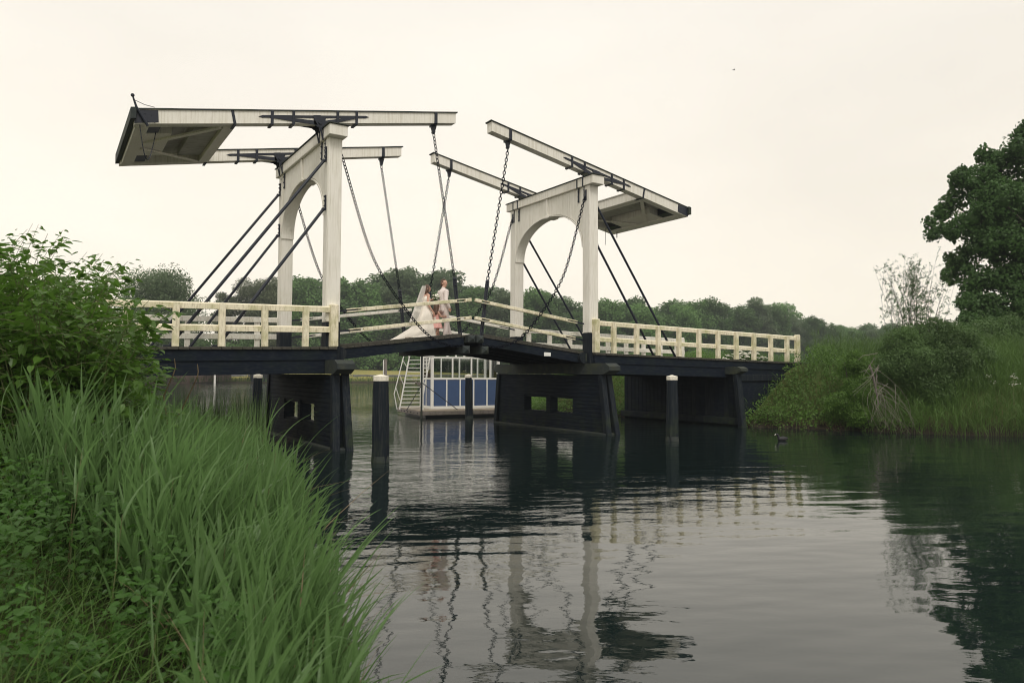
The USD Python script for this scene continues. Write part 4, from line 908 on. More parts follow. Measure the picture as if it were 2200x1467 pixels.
# thin sapling against the sky
b = gz(*ray(1965, 760, 28)[:2]); sp_ = thing('sapling', 'thin airy sapling with sparse small leaves against the sky', 'tree', b); m = MB(); lc, ln = [], []
for k in range(44):
    e = ray(1965+q.normal(0, 48), 548+abs(q.normal(0, 48)), 28+q.normal(0, .6))-b; s0 = np.r_[q.normal(0, .25, 2), 0]; t = np.linspace(0, 1, 9)[:, None]
    pth = s0+(e-s0)*t+np.sin(math.pi*t)*q.normal(0, .18, 3); m.tube(pth, np.linspace(.013, .002, 9), 4)
    for j in range(13):
        tt = q.uniform(.3, 1); a = s0+(e-s0)*tt+np.sin(math.pi*tt)*0; a = np.array([np.interp(tt, t[:, 0], pth[:, i]) for i in range(3)]); o = q.normal(0, 1, 3)*[.22, .22, .2]+[0, 0, .15]
        m.tube([a, a+o], [.004, .0015], 3); nl = q.integers(9, 19)
        lc.append(a+o*q.uniform(.2, 1.1, (nl, 1))+q.normal(0, .03, (nl, 3)))
part(sp_, 'stems', m, 'bark', local=True); lc = np.vstack(lc); part(sp_, 'foliage', cards(lc, norm(q.normal(0, 1, lc.shape)), .07, .45, q), 'maple_leaf', local=True)
# the big dark tree at the right edge
D0 = 37.; b = gz(*ray(2330, 760, D0)[:2]); bt = thing('maple_tree', 'big dark broadleaf tree cut off by the right edge of the picture', 'tree', b)
lob = [(2185, 325, 50, 0), (2140, 352, 44, .5), (2098, 392, 42, 0), (2062, 385, 30, -.4), (2042, 436, 30, .3), (2020, 458, 22, .3), (2008, 496, 30, 0), (2050, 500, 26, -.6), (2090, 470, 46, -.8), (2150, 430, 60, -1), (2190, 400, 50, .5), (2120, 520, 46, -1.2), (2070, 556, 36, -.3), (2045, 590, 28, .3), (2095, 600, 44, -.8), (2170, 520, 60, -1.2), (2150, 600, 50, -1), (2078, 648, 32, .2), (2120, 668, 40, 0), (2200, 610, 56, -.5),
       (2190, 690, 44, .4), (2098, 655, 36, -1.6), (2140, 672, 42, -2), (2195, 660, 60, -2), (2075, 690, 26, -2), (2110, 705, 34, -3.5), (2165, 712, 40, -3.5), (2225, 720, 46, -3.5), (2290, 730, 60, -3), (2260, 320, 80, 0), (2290, 430, 100, -1), (2280, 560, 100, -1), (2260, 660, 70, 0), (2350, 300, 90, 0), (2400, 420, 120, 0), (2400, 560, 120, 0), (2380, 670, 90, .5), (2300, 500, 120, 3), (2150, 480, 70, 2.5), (2480, 500, 90, 0)]
lobs = rel(b, lob, D0); sub = []
qq = np.random.default_rng(77)
for c, r in lobs:
    sub.append((c, r*.80))
    for k in range(5):
        dd = norm(qq.normal(0, 1, 3)+[0, 0, .25]); sub.append((c+dd*r*.72, r*qq.uniform(.28, .46)))
c, nn = lobes_points(sub, 165000, qq, .42)
hole = meshkit.noise((c+b)*1.15, 9); keep = hole > .27; c, nn = c[keep], nn[keep]
cr = part(bt, 'crown', cards(c, nn, .165, .75, qq, .8), 'maple_leaf', local=True); part(cr, 'shaded_foliage', dark_core(lobs, .34), 'maple_leaf', local=True)
m = MB(); limb(m, (0, 0, -.4), (.2, 0, 9.), .42, .2, qq, .02, 10)
for k in [k for k in range(len(lobs)) if lobs[k][0][2] > 4.2]: limb(m, (0, 0, qq.uniform(2.5, 6.)), lobs[k][0], .11, .03, qq, .06)
part(bt, 'trunk', m, 'bark', local=True)

# ---------------------------------------------------------------- left bank: cattails, knotweed, reeds, vines
q = np.random.default_rng(91)
n = 3000; pp = np.c_[q.uniform(375, 572, n), q.uniform(0, 1, n)]; D = 13.5 + 11*pp[:, 1]**1.3; P_ = np.array([ray(x, 799, dd)*[1, 1, 0] for x, dd in zip(pp[:, 0], D)])
keep = meshkit.noise(P_*[.9, .9, 0]+7.7, 2)+q.normal(0, .08, n) > .44; P_ = P_[keep]-[0, 0, .1]; N = len(P_)
solo('cattails', ribbons(P_, norm(np.c_[q.normal(0, .08, (N, 2)), np.ones(N)]), q.uniform(.8, 1.75, N), q.uniform(.014, .026, N), np.c_[q.normal(.03, .08, (N, 2)), np.zeros(N)], 4, q=q), 'bush_leaf', 'sparse upright cattails standing in the water left of the left pier', kind='stuff')

# knotweed: arching canes with big heart-shaped leaves
kb = uv(-4.6, 7.6, .55); kw = thing('knotweed_bush', 'tall knotweed bush with large heart-shaped leaves covering the bridge end', 'bush', kb)
cm = MB(); lc, la, ln, lsz = [], [], [], []
for k in range(760):
    skirt = k >= 610; v = q.uniform(6.4, 7.2) if skirt else q.uniform(6.9, 11.); pxb = q.uniform(40, 285) if k % 3 == 0 else q.uniform(-330, 285); u = (pxb-1100)/FPX*v
    ztop = np.interp(pxb, [-330, 0, 110, 190, 240, 285], [3.9, 3.72, 3.3, 2.8, 2.2, 1.6])*(.93+.09*(v-7)/2)*q.uniform(.45, 1.0)**.55
    if skirt: ztop = .45+q.uniform(.35, 1.15)
    s0 = uv(u, v, .45); out = norm(RH*q.uniform(-.1, .9)-FH*q.uniform(-.2, .9)+q.normal(0, .25, 3)*[1, 1, 0]); h = ztop-.45
    t = np.linspace(0, 1, 10)[:, None]; pth = s0 + np.array([0, 0, 1.])*h*(1.12*t-.12*t**3) + out*(.10*t+.42*t**2.4)*h*.62
    cm.tube(pth, np.linspace(.012, .002, 10), 4)
    nl = int(h/.065)
    for j in range(nl):
        tt = q.uniform(.12 if skirt else .2, 1.0)**.8; a = np.array([np.interp(tt, t[:, 0], pth[:, i]) for i in range(3)]); az = q.uniform(0, 6.28); o = np.array([math.cos(az), math.sin(az), q.uniform(-.1, .5)])
        lc.append(a+o*q.uniform(.03, .14)); la.append(norm(o*[1, 1, .2]-[0, 0, q.uniform(.0, .55)]+out*.5)); ln.append(norm([0, 0, 1]+.55*o+q.normal(0, .25, 3))); lsz.append(q.uniform(.045, .125))
    if q.random() < .6:                                              # side sprays
        for j in range(5):
            tt = q.uniform(.45, .95); a = np.array([np.interp(tt, t[:, 0], pth[:, i]) for i in range(3)]); az = q.uniform(0, 6.28); o = np.array([math.cos(az), math.sin(az), q.uniform(.1, .6)]); L = q.uniform(.2, .45); e = a+o*L-[0, 0, .05]; cm.tube([a, (a+e)/2+[0, 0, .03], e], [.005, .004, .002], 3)
            for w in np.linspace(.3, 1, 5): lc.append(a+(e-a)*w+q.normal(0, .015, 3)); la.append(norm(o*[1, 1, 0]+q.normal(0, .5, 3)-[0, 0, .25])); ln.append(norm([0, 0, 1]+q.normal(0, .3, 3)+o*.3)); lsz.append(q.uniform(.06, .125))
lc, la, ln, lsz = map(np.array, (lc, la, ln, lsz))
part(kw, 'canes', cm, 'cane')
rel_ = lc-CAM; dep = rel_ @ CF; sx = 1100+FPX*(rel_ @ CR)/dep; sy = 733.5-FPX*(rel_ @ CU)/dep
cell = {}
for k in np.argsort(dep):
    if -5 < sx[k] < 400 and 440 < sy[k] < 900: cell.setdefault((int(sx[k]//19), int(sy[k]//19)), k)
near = np.array(sorted(cell.values(), key=lambda k: -lsz[k]/dep[k])[:300])
for k in near: part(kw, 'leaf', leaves(lc[k:k+1], la[k:k+1], ln[k:k+1], lsz[k:k+1]), 'knot_leaf')
rest = np.setdiff1d(np.arange(len(lc)), near)
part(kw, 'foliage', leaves(lc[rest], la[rest], ln[rest], lsz[rest]), 'knot_leaf', kind='stuff')

# reeds: a dense bed bending to the right over the water
def reed_bed(P_, hgt, q, nleaf=6, wide=1.0, wind=.15):
    N = len(P_); wv = RH*wind-FH*.05; up = norm(np.array([0, 0, 1.])+wv*q.uniform(.1, .9, N)[:, None]+np.c_[q.normal(0, .10, (N, 2)), np.zeros(N)])
    rb, rd, rl, rw, rdr = [P_], [up], [hgt*.92], [q.uniform(.007, .011, N)*wide], [np.tile(wv*.12, (N, 1))]
    for k in range(nleaf):
        a = q.uniform(0, 6.28, N); o = np.c_[np.cos(a), np.sin(a), np.zeros(N)]+wv*1.6; f = q.uniform(.28, .97, N)
        rb.append(P_+(up+wv*.12*f[:, None])*(hgt*.92*f)[:, None]); rd.append(norm(up*1.45+o*q.uniform(.12, .55, N)[:, None])); rl.append(q.uniform(.28, .62, N)*(.8+.3*hgt/1.4)); rw.append(q.uniform(.016, .048, N)*wide); rdr.append(o*.14+wv*.55-np.array([0, 0, 1])*(q.random(N)**3*.55)[:, None])
    return ribbons(*cat(rb, rd, rl, rw, rdr), 6, fold=.35, q=q)
def in_bed(n, q, v0=1.5, v1=12.5):
    v = v0+(v1-v0)*q.random(n)**.8
    r_ = np.interp(v, [1.5, 2, 3, 4.4, 7, 9, 12, 13.5], [-.10, -.22, -.62, -1.16, -2.2, -3.05, -4.3, -5.3]); l_ = np.interp(v, [1.5, 2, 3, 4, 5, 6, 7, 9, 12.5], [-.62, -.86, -1.30, -1.78, -2.65, -4.1, -4.75, -5.3, -5.6])
    s = q.random(n); u = l_+(r_-l_)*s; w = np.abs(r_-l_)
    keep = (q.random(n) < w/2.5) & (meshkit.noise(np.c_[u*2.4, v*1.5, 0*u]+4.4, 3) + q.normal(0, .12, n) > .36); return u[keep], v[keep], s[keep]
u, v, s = in_bed(5800, q, 1.5, 10.5)
hgt = np.interp(v, [1.5, 2.6, 4.5, 6.5, 9, 12.5], [.66, .82, 1.08, 1.30, 1.02, .80])*q.uniform(.55, 1.12, len(u))*(1-.30*s**1.5)
P_ = np.stack([uv(a, b_) for a, b_ in zip(u, v)]); P_[:, 2] = np.maximum(ground_z(P_[:, 0], P_[:, 1]), -.1)
solo('reeds', reed_bed(P_, hgt, q), 'reed_leaf', 'dense bed of pale green reeds along the near left bank', kind='stuff')
n = 1500; u, v, s = in_bed(n, q, 1.5, 11); P_ = np.stack([uv(a, b_) for a, b_ in zip(u, v)]); P_[:, 2] = np.maximum(ground_z(P_[:, 0], P_[:, 1]), -.1); N = len(P_)
solo('dry_reeds', ribbons(P_, norm(np.c_[q.normal(0, .22, (N, 2)), np.ones(N)]+RH*.15), q.uniform(.5, 1.25, N), q.uniform(.006, .016, N), np.c_[q.normal(0, .3, (N, 2)), q.uniform(-.5, 0, N)], 6, fold=.3, q=q), 'straw', 'dry straw stalks among the near reeds', kind='stuff')
# single tall reeds that stand out of the bed, nearest to the camera
rp = []
for k in range(5):
    qq = np.random.default_rng(300+k); t = thing('reed', 'single tall reed standing out of the near reed bed', 'reed', (0, 0, 0), group='tall reeds standing out of the near bed')
    h = 1.15; wv = RH*.25; pth = np.array([[0, 0, 0], [0, 0, h*.5]+wv*.08, [0, 0, h]+wv*.28]); part(t, 'stem', MB().tube(pth, [.006, .005, .003], 5), 'cane', local=True)
    for j in range(6):
        f = .3+.7*j/5.5; base = np.array([[np.interp(f, [0, .5, 1], pth[:, i]) for i in range(3)]]); a = j*2.6+qq.uniform(-.5, .5); o = np.array([[math.cos(a), math.sin(a), 0]])+wv*1.5
        part(t, 'leaf', ribbons(base, norm(np.array([[0, 0, 1.2]])+o*.42), np.array([qq.uniform(.4, .62)]), np.array([qq.uniform(.022, .032)]), o*.28+wv*.3-[0, 0, qq.uniform(.02, .3)], 8, fold=.35, q=qq), 'reed_leaf', local=True)
    rp.append(t)
cnt = 0
for px_, v in [(690, 1.95), (730, 2.3), (640, 2.1), (790, 2.15), (845, 2.0), (880, 2.2), (590, 2.6), (540, 2.3), (480, 2.0), (420, 2.6), (660, 3.1), (610, 3.6), (330, 3.2), (250, 4.2), (360, 4.8), (160, 4.9), (470, 4.0), (560, 4.8), (300, 5.6), (420, 6.0), (220, 6.3), (130, 5.6), (520, 6.4), (585, 7.4), (620, 6.6), (660, 5.2), (690, 4.1), (560, 8.2), (740, 3.0), (820, 2.5)]:
    g0 = uv((px_-1100)/FPX*v, v); g0[2] = max(-.05, float(ground_z(g0[0], g0[1]))); ht = float(np.interp(v, [1.5, 2.6, 4.5, 6.5, 9], [.80, .95, 1.15, 1.38, 1.32]))*q.uniform(.9, 1.12)
    if cnt < 5: place(rp[cnt], g0, q.uniform(-25, 25), ht/1.35)
    else: copy_of(rp[cnt % 5], g0, float(q.uniform(-25, 25)), ht/1.35)
    cnt += 1
# vines and herbs in the lower left
n = 15000; v = 1.3+6.2*q.random(n)**.9; l_ = -(.86*v+.6); r_ = np.interp(v, [1.3, 2, 3, 4, 5, 6, 7.5], [-.36, -.58, -.92, -1.35, -2.15, -3.5, -4.4]); u = l_+(r_-l_)*q.random(n)
P_ = np.stack([uv(a, b_) for a, b_ in zip(u, v)]); gzv = ground_z(P_[:, 0], P_[:, 1]); bump_ = sstep(.3, .75, meshkit.fbm(np.c_[P_[:, :2]*2.2, np.zeros(n)], 3, 8))
P_[:, 2] = gzv + (.16+.78*bump_)*q.random(n)**.5
a = q.uniform(0, 6.28, n); o = np.c_[np.cos(a), np.sin(a), q.uniform(-.7, .3, n)]
solo('bindweed', leaves(P_, o, norm(np.c_[q.normal(0, .4, (n, 2)), np.ones(n)]-FH*.35), q.uniform(.022, .078, n)*q.uniform(.7, 1., n), .75), 'vine_leaf', 'low tangle of yellow-green vine leaves in the lower left corner', kind='stuff')
n = 4200; v = 1.3+7*q.random(n)**.9; l_ = -(.86*v+.6); r_ = np.interp(v, [1.3, 2, 3, 4, 5, 6, 7.5], [-.3, -.6, -1.1, -1.5, -2.1, -3.1, -3.9]); u = l_+(r_-l_)*q.random(n)
P_ = np.stack([uv(a, b_) for a, b_ in zip(u, v)]); P_[:, 2] = ground_z(P_[:, 0], P_[:, 1])
solo('undergrowth_grass', ribbons(P_, norm(np.c_[q.normal(0, .35, (n, 2)), np.ones(n)]+RH*.2), q.uniform(.35, .85, n), q.uniform(.005, .015, n), np.c_[q.normal(0, .3, (n, 2)), q.uniform(-.5, 0, n)], 5, fold=.3, q=q), 'grass_leaf', 'thin grass mixed into the vines on the near bank', kind='stuff')
# two bare curved stalks in front of the span
for k, (pts_) in enumerate((((364, 940, 8.4), (352, 850, 8.3), (372, 805, 8.2), (377, 790, 8.2), (375, 770, 8.2)), ((380, 900, 8.4), (405, 850, 8.3), (424, 810, 8.2), (426, 798, 8.2), (424, 782, 8.2)))):
    pp = np.array([ray(*p_) for p_ in pts_]); t = thing('dry_stalk', ['bare pale stalk bending up, left one before the span', 'bare pale stalk with crooked tip, right one before the span'][k], 'stalk', pp[0]); part(t, 'stalk', MB().tube(pp, np.linspace(.009, .004, 5), 5), 'straw')

# ---------------------------------------------------------------- people on the bridge
Man = manifold3d.Manifold
def body(bones, edge=.028, it=8, n=14):
    """One continuous surface: the hull of the spheres at the ends of every bone, joined and smoothed."""
    S = lambda p, r: Man.sphere(1.0, n).scale([float(x) for x in (np.ones(3)*r)]).translate([float(x) for x in p])
    m = None
    for a, ra, b, rb in bones:
        h = Man.batch_hull([S(a, ra), S(b, rb)]); m = h if m is None else m + h
    m = m.refine_to_length(edge); k = m.to_mesh(); t = trimesh.Trimesh(k.vert_properties[:, :3], k.tri_verts, process=True)
    trimesh.smoothing.filter_taubin(t, iterations=it); return np.array(t.vertices), np.array(t.faces)
def head_bones(c, f, s=1.):
    """Skull, jaw, nose, ears and neck root around head centre C, facing F."""
    c = np.array(c, float); f = norm(np.array(f, float)); l = norm(np.cross([0, 0, 1.], f)); u = np.cross(f, l); P = lambda a, b, d: c+(f*a+l*b+u*d)*s
    return [(P(-.02, 0, .03), .092*s, P(.015, 0, .015), .086*s), (P(.02, 0, -.01), .075*s, P(.045, 0, -.085), .038*s), (P(.085, 0, .005), .012*s, P(.102, 0, -.025), .017*s), (P(.05, -.03, -.03), .03*s, P(.05, .03, -.03), .03*s),
            (P(-.01, .085, -.005), .022*s, P(-.015, .09, -.035), .014*s), (P(-.01, -.085, -.005), .022*s, P(-.015, -.09, -.035), .014*s)], P, (f, l, u)
def hand_bones(w, d, side, s=1., curl=.5):
    """Palm, four fingers and a thumb from wrist W along D; SIDE points to the thumb."""
    w, d = np.array(w, float), norm(np.array(d, float)); t = norm(np.array(side, float)-d*(np.array(side, float) @ d)); n = np.cross(d, t); o = []
    o.append((w, .026*s, w+d*.05*s, .030*s)); 
    for k, L in enumerate((.070, .080, .074, .058)):
        off = t*(.030-.020*k)*s; a = w+d*.075*s+off; b = a+d*L*.5*s+n*curl*.012*s; c = b+(d*(1-curl*.5)+n*curl*.7)*L*.45*s
        o += [(w+d*.035*s+off*.7, .015*s, a, .0115*s), (a, .0105*s, b, .0095*s), (b, .0095*s, c, .008*s)]
    a = w+d*.02*s+t*.028*s; b = w+d*.055*s+t*.058*s; o += [(a, .014*s, b, .011*s), (b, .011*s, b+d*.032*s+t*.006*s, .009*s)]
    return o
def person(label, loc, rz, s): return thing('person', label, 'person', loc, rz, s)
def face_parts(t, P, s, glasses=False):
    mb = MB(); mb.ball(P(.082, .032, .012), .011*s); mb.ball(P(.082, -.032, .012), .011*s); part(t, 'eyes', mb, 'dark', local=True)
    mb = MB(); mb.bar(P(.086, .018, .034), P(.080, .048, .036), .008*s, .008*s); mb.bar(P(.086, -.018, .034), P(.080, -.048, .036), .008*s, .008*s); part(t, 'eyebrows', mb, 'hair', local=True)
    part(t, 'mouth', MB().bar(P(.080, -.022, -.062), P(.080, .022, -.062), .012*s, .010*s, ch=.002), 'lips', local=True)
# groom: walking along the bridge, looking back over his right shoulder
lx = 3.72; gm = person('man in a light suit walking on the bridge, looking towards the water', (lx, 1.0, zleaf(lx)+.004), 3, .975)
hb, P, fr_ = head_bones((.03, 0, 1.70), (.42, -.88, -.02))
sk = hb + [((.0, 0, 1.52), .058, (.02, 0, 1.62), .055), ((0, 0, .98), .13, (0, 0, 1.36), .13), ((0, -.17, 1.42), .06, (0, .17, 1.42), .06), ((0, 0, 1.40), .09, (0, 0, 1.52), .06)]
RSH, REL, RWR = (-.01, -.205, 1.42), (-.06, -.265, 1.14), (.06, -.27, .92); LSH, LEL, LWR = (-.01, .205, 1.42), (.02, .26, 1.15), (.16, .24, .95)
RHIP, RKN, RAN = (0, -.09, .92), (.09, -.10, .50), (.02, -.10, .10); LHIP, LKN, LAN = (0, .09, .92), (.16, .10, .52), (.30, .10, .10)
sk += [(RSH, .055, REL, .042), (REL, .042, RWR, .030), (LSH, .055, LEL, .042), (LEL, .042, LWR, .030), (RHIP, .085, RKN, .06), (RKN, .06, RAN, .042), (LHIP, .085, LKN, .06), (LKN, .06, LAN, .042), (RAN, .042, (.12, -.11, .03), .03), (LAN, .042, (.40, .11, .03), .03)]
sk += hand_bones(RWR, (.12, -.03, -1), (1, .2, 0)) + hand_bones(LWR, (.3, 0, -1), (1, -.2, 0))
part(gm, 'body', body(sk, .022), 'skin', True, local=True)
face_parts(gm, P, 1.)
hr = [(P(-.04, 0, .062), .084, P(-.05, 0, -.03), .083), (P(-.01, .062, .035), .04, P(-.03, .066, -.01), .036), (P(-.01, -.062, .035), .04, P(-.03, -.066, -.01), .036), (P(-.0, -.035, .10), .036, P(-.0, .035, .10), .036)]
part(gm, 'hair', body(hr, .03, 4), 'hair', True, local=True)
jk = [((0, -.12, 1.40), .105, (0, .12, 1.40), .105), ((-.01, 0, 1.38), .155, (0, 0, 1.12), .150), ((0, -.05, 1.12), .135, (.0, .05, 1.12), .135), ((.03, -.07, 1.10), .105, (.05, -.09, .84), .085), ((.03, .07, 1.10), .105, (.05, .09, .84), .085), ((-.04, -.06, 1.10), .105, (-.06, -.085, .84), .085), ((-.04, .06, 1.10), .105, (-.06, .085, .84), .085), ((-.06, -.085, .84), .085, (-.06, .085, .84), .085), ((.05, -.09, .84), .085, (.05, .09, .84), .085), ((0, 0, 1.47), .085, (0, 0, 1.53), .066),
      (RSH, .078, REL, .062), (REL, .060, RWR, .048), (LSH, .078, LEL, .062), (LEL, .060, LWR, .048)]
part(gm, 'jacket', body(jk, .03), 'suit', True, local=True)
tr = [(RHIP, .11, RKN, .085), (RKN, .085, (RAN[0], RAN[1], .09), .078), (LHIP, .11, LKN, .085), (LKN, .085, (LAN[0], LAN[1], .09), .078), (RHIP, .105, LHIP, .105)]
part(gm, 'trousers', body(tr, .03), 'suit', True, local=True)
for a, y in ((RAN, -.11), (LAN, .11)): part(gm, 'shoe', body([((a[0]-.04, y, .045), .045, (a[0]+.10, y, .040), .042), ((a[0]+.10, y, .040), .042, (a[0]+.19, y, .03), .030)], .02, 4), 'gown', True, local=True)
for a, y in ((RAN, -.11), (LAN, .11)): part(gm, 'sole', MB().box((a[0]-.085, y-.045, -.003), (a[0]+.22, y+.045, .012), .004), 'dark', local=True)
part(gm, 'collar', body([((.0, -.045, 1.545), .026, (.03, .05, 1.545), .026), ((.05, -.02, 1.52), .03, (.10, .0, 1.42), .03)], .02, 3), 'frame', True, local=True)
part(gm, 'buttonhole', MB().ball((.145, -.06, 1.36), .022), 'petal', local=True)
# bride: gown with a long train, veil down her back
bx = 3.13; br = person('bride in a white gown with long train and veil on the bridge', (bx, 1.0, zleaf(bx)+.004), 2, .965)
hb, P, _ = head_bones((.05, 0, 1.575), (.93, -.28, -.24), .94)
RS, RE, RW = (.0, -.165, 1.35), (-.05, -.20, 1.08), (.13, -.21, .84); LS, LE, LW = (.0, .165, 1.35), (.06, .21, 1.14), (.25, .06, 1.25)
sk = hb + [((.0, 0, 1.40), .048, (.035, 0, 1.50), .046), ((0, 0, 1.02), .11, (0, 0, 1.30), .115), ((0, -.13, 1.355), .05, (0, .13, 1.355), .05), (RS, .045, RE, .035), (RE, .035, RW, .025), (LS, .045, LE, .035), (LE, .035, LW, .025), ((0, 0, 1.02), .13, (0, 0, .5), .12), ((0, 0, .5), .1, (0, 0, .1), .08)]
sk += hand_bones(RW, (.35, -.05, -1), (1, .2, 0), .9) + hand_bones(LW, (1, -.25, .1), (0, 0, 1), .9, 1.)
part(br, 'body', body(sk, .022), 'skin', True, local=True); face_parts(br, P, .94)
part(br, 'hair', body([(P(-.03, 0, .05), .088, P(-.05, 0, -.05), .082), (P(-.03, -.06, .0), .045, P(-.05, -.07, -.17), .045), (P(-.03, .06, .0), .045, P(-.05, .07, -.17), .045), (P(-.07, -.03, -.08), .06, P(-.10, -.02, -.27), .05), (P(-.07, .03, -.08), .06, P(-.10, .02, -.27), .05), (P(.01, -.06, .05), .04, P(.03, -.085, -.12), .026)], .03, 5), 'hair', True, local=True)
bo = [((0, -.05, 1.25), .112, (0, .05, 1.25), .112), ((0, -.045, 1.22), .115, (0, .045, 1.04), .108), ((0, 0, 1.1), .12, (0, 0, .98), .135), ((.035, -.06, 1.25), .075, (.035, .06, 1.25), .075)]
part(br, 'bodice', body(bo, .03), 'gown', True, local=True)
mb = MB()
for s in (-1, 1): mb.tube([(.06, s*.085, 1.30), (.01, s*.105, 1.405), (-.07, s*.09, 1.30)], .013, 6)
part(br, 'straps', mb, 'gown', local=True)
na, nz = 72, 26; ang = np.linspace(0, 2*np.pi, na, endpoint=False); vv = []
for k in range(nz):
    t = k/(nz-1); z = 1.02*(1-t)+.006*t; back = np.clip(-np.cos(ang), 0, 1)
    rx = .125+.20*t**.85; ry = .125+.25*t**.85; tail = (t**2.6)*(.62*back**1.5)+(t**9)*.36*back**3; fold = 1+.095*t*np.sin(ang*9+1.2*np.sin(ang*2))+.02*t*np.sin(ang*23)
    x = np.cos(ang)*rx*fold-tail; y = np.sin(ang)*ry*fold*(1+.25*t**6*back); gz_ = z
    zz = np.full(na, z)+0*x
    if t > .8: zz = zz + SL*np.minimum(0, x+.2)*sstep(.8, 1, t)
    vv.append(np.stack([x, y, zz], 1))
vv = np.vstack(vv); i, j = np.meshgrid(np.arange(nz-1), np.arange(na), indexing='ij'); ff = np.stack([i*na+j, (i+1)*na+j, (i+1)*na+(j+1) % na, i*na+(j+1) % na], -1).reshape(-1, 4)
part(br, 'skirt', (vv, np.vstack([ff[:, [0, 1, 2]], ff[:, [0, 2, 3]]])), 'gown', True, local=True)
tv = []; 
for k in range(14):
    t = k/13
    for a in np.linspace(-1, 1, 15): tv.append((-.34-.42*t-.10*abs(a)*t, a*(.28+.14*t)*(1-.35*t**3), .05+.10*(1-t)*(1-a*a)+.022*math.sin(a*9+t*5)+SL*(-.34-.42*t+.1)*1.0))
tv = np.array(tv); i, j = np.meshgrid(np.arange(13), np.arange(14), indexing='ij'); ff = np.stack([i*15+j, i*15+j+1, (i+1)*15+j+1, (i+1)*15+j], -1).reshape(-1, 4)
part(br, 'train', (tv, np.vstack([ff[:, [0, 1, 2]], ff[:, [0, 2, 3]]])), 'gown', True, local=True)
tv = []
for k in range(16):
    t = k/15; z = 1.665-1.15*t
    for a in np.linspace(-1, 1, 21): th = a*(1.25-.25*t); r = .10+.17*t**.8; tv.append((-.02-.24*t-r*math.cos(th)*(1+.08*math.sin(th*9+t*3)), r*math.sin(th)*1.05, z-.02*abs(a)))
tv = np.array(tv); i, j = np.meshgrid(np.arange(15), np.arange(20), indexing='ij'); ff = np.stack([i*21+j, i*21+j+1, (i+1)*21+j+1, (i+1)*21+j], -1).reshape(-1, 4)
part(br, 'veil', (tv, np.vstack([ff[:, [0, 1, 2]], ff[:, [0, 2, 3]]])), 'veil', True, local=True)
def local_to(pr, p):
    return np.array(UsdGeom.XformCache().GetLocalToWorldTransform(pr).Transform(Gf.Vec3d(*map(float, p))))
bq = local_to(br, (.33, -.02, 1.33)); bt_ = thing('bouquet', "round bouquet of white flowers and leaves in the bride's hand", 'bouquet', bq); qb = np.random.default_rng(5); mf, ml = MB(), []
for k in range(26):
    d = norm(qb.normal(0, 1, 3)+[.3, -.2, .5]); mf.ball(d*.10*[1, 1, .8], qb.uniform(.022, .034))
part(bt_, 'flowers', mf, 'petal', local=True)
dd = norm(qb.normal(0, 1, (90, 3))-[0, 0, .4]); part(bt_, 'leaves', leaves(dd*.085, dd, norm(qb.normal(0, 1, (90, 3))), .05, .8), 'vine_leaf', local=True)
part(bt_, 'stems', MB().tube([(0, 0, -.02), (-.06, .02, -.16)], [.022, .016], 8), 'cane', local=True)
# flower girl between them
fx = 3.44; fg = person('small girl in a pink dress between the bride and the man', (fx, .92, zleaf(fx)+.004), 12, 1.02)
hb, P, _ = head_bones((.02, 0, .90), (.9, .35, -.1), .86)
a1, a2, a3 = (.0, -.10, .74), (.06, -.15, .62), (.20, -.15, .63); b1, b2, b3 = (.0, .10, .74), (.10, .14, .66), (.24, .12, .74)
sk = hb + [((0, 0, .76), .035, (.01, 0, .84), .036), ((0, 0, .52), .085, (0, 0, .70), .08), ((0, -.08, .735), .036, (0, .08, .735), .036), (a1, .034, a2, .027), (a2, .027, a3, .019), (b1, .034, b2, .027), (b2, .027, b3, .019),
               ((0, -.05, .50), .06, (.04, -.055, .28), .043), ((.04, -.055, .28), .043, (-.06, -.055, .07), .03), ((0, .05, .50), .06, (.09, .055, .28), .043), ((.09, .055, .28), .043, (.14, .055, .06), .03), ((-.06, -.055, .07), .03, (.02, -.06, .03), .024), ((.14, .055, .06), .03, (.22, .06, .03), .024)]
sk += hand_bones(a3, (1, .1, .1), (0, 0, 1), .62) + hand_bones(b3, (1, 0, .4), (0, 0, 1), .62)
part(fg, 'body', body(sk, .018), 'skin', True, local=True); face_parts(fg, P, .8)
part(fg, 'hair', body([(P(-.03, 0, .04), .09, P(-.05, 0, -.05), .085), (P(-.06, -.03, -.05), .06, P(-.10, -.03, -.22), .05), (P(-.06, .03, -.05), .06, P(-.10, .03, -.22), .05)], .025, 5), 'hair', True, local=True)
mb = MB(); prof = [(.078, .735), (.092, .68), (.09, .60), (.10, .55), (.15, .45), (.19, .34), (.205, .27), (.20, .268), (.09, .50)]
m_ = trimesh.creation.revolve(np.array(prof), sections=36); v_ = np.array(m_.vertices); an = np.arctan2(v_[:, 1], v_[:, 0]); k_ = 1+.07*np.clip((.56-v_[:, 2])/.28, 0, 1)*np.sin(an*9); v_[:, :2] *= k_[:, None]; v_[:, 0] -= .03*np.clip((.5-v_[:, 2])/.25, 0, 1)
part(fg, 'dress', (v_, np.array(m_.faces)), 'pink', True, local=True)
mb = MB()
for s in (-1, 1): mb.prism(Polygon([(0, 0), (s*.10, .05), (s*.11, -.04)]), 0, -.135, -.105).prism(Polygon([(0, 0), (s*.07, -.17), (s*.02, -.18)]), 0, -.135, -.115)
v_, f_ = mb.get(); part(fg, 'bow', (v_+[0, 0, .56], f_), 'gown', local=True)
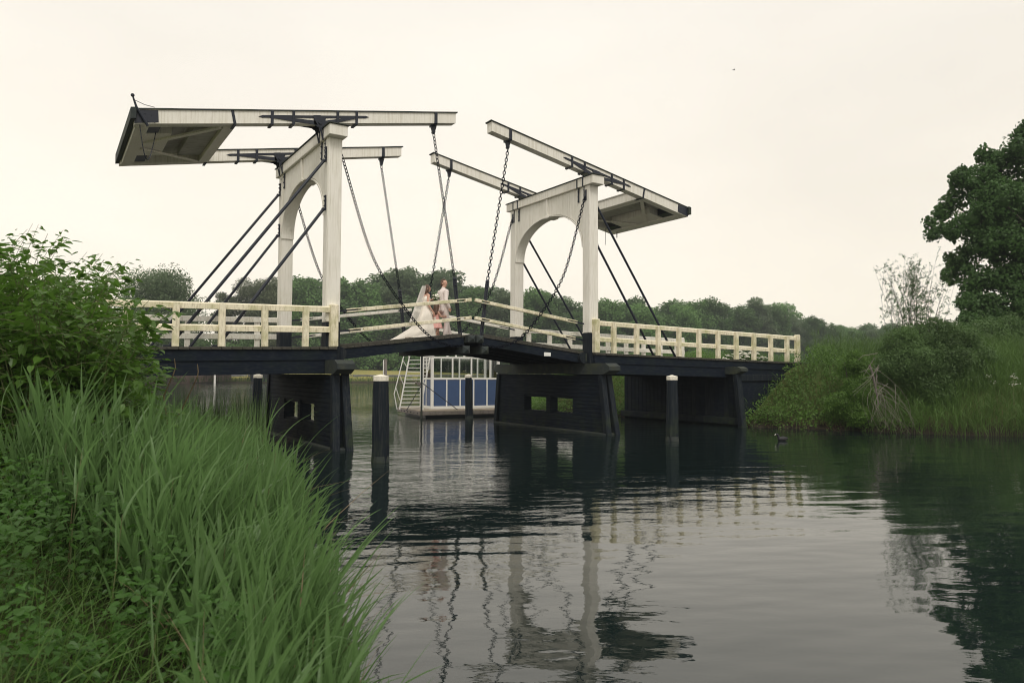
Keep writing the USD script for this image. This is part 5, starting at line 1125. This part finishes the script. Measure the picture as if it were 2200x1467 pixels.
for a, y in ((-.06, -.057), (.14, .057)): part(fg, 'shoe', body([((a-.02, y, .03), .032, (a+.085, y, .024), .026)], .015, 3), 'gown', True, local=True)

# ---------------------------------------------------------------- birds
bb = ray(1577, 151, 38); bd = thing('flying_bird', 'small dark bird flying in the sky', 'bird', bb, rz=-30, sc=.62)
bv = []
part(bd, 'body', body([((-.09, 0, 0), .012, (.0, 0, 0), .026), ((0, 0, 0), .026, (.075, 0, .005), .016)], .01, 3), 'feather', True, local=True)
for s, up in ((1, .10), (-1, -.02)):
    part(bd, 'wing', (np.array([(.03, s*.015, .01), (-.035, s*.015, .01), (.035, s*.11, .05+up*.4), (-.02, s*.12, .05+up*.4), (-.05, s*.22, .06+up), (.03, s*.015, .004), (-.035, s*.015, .004), (.035, s*.11, .044+up*.4), (-.02, s*.12, .044+up*.4)]), np.array([(0, 1, 3), (0, 3, 2), (2, 3, 4), (5, 8, 6), (5, 7, 8), (7, 4, 8)])), 'feather', local=True)
part(bd, 'tail', MB().prism(Polygon([(-.08, -.012), (-.08, .012), (-.15, .03), (-.14, 0), (-.15, -.03)]), 2, -.004, .004), 'feather', local=True)
cw = ray(1681, 938, 21.8)*[1, 1, 0]; ct = thing('coot', 'black coot with white bill swimming off the right bank', 'bird', cw, rz=150)
part(ct, 'body', body([((-.14, 0, .07), .03, (-.02, 0, .05), .085), ((-.02, 0, .05), .085, (.09, 0, .05), .06), ((.09, 0, .06), .05, (.15, 0, .17), .03), ((.15, 0, .18), .034, (.18, 0, .185), .028)], .015, 4), 'feather', True, local=True)
part(ct, 'bill', MB().tube([(.195, 0, .195), (.205, 0, .185), (.245, 0, .172)], [.016, .014, .004], 6), 'bill', local=True)

# ---------------------------------------------------------------- thin haze that pales the far wood
hz_ = usdkit.material(stage, '/World/Looks/haze_air', {'v': ('principled_volume', {'color': (.86, .93, 1.0), 'density': .00034, 'anisotropy': .2})}, [], volume='v.volume'); W['haze'] = hz_
solo('haze', MB().box((-1000, -800, -2.4), (1400, 1600, 34)), 'haze', 'thin pale haze over the canal and the far wood', kind='stuff')
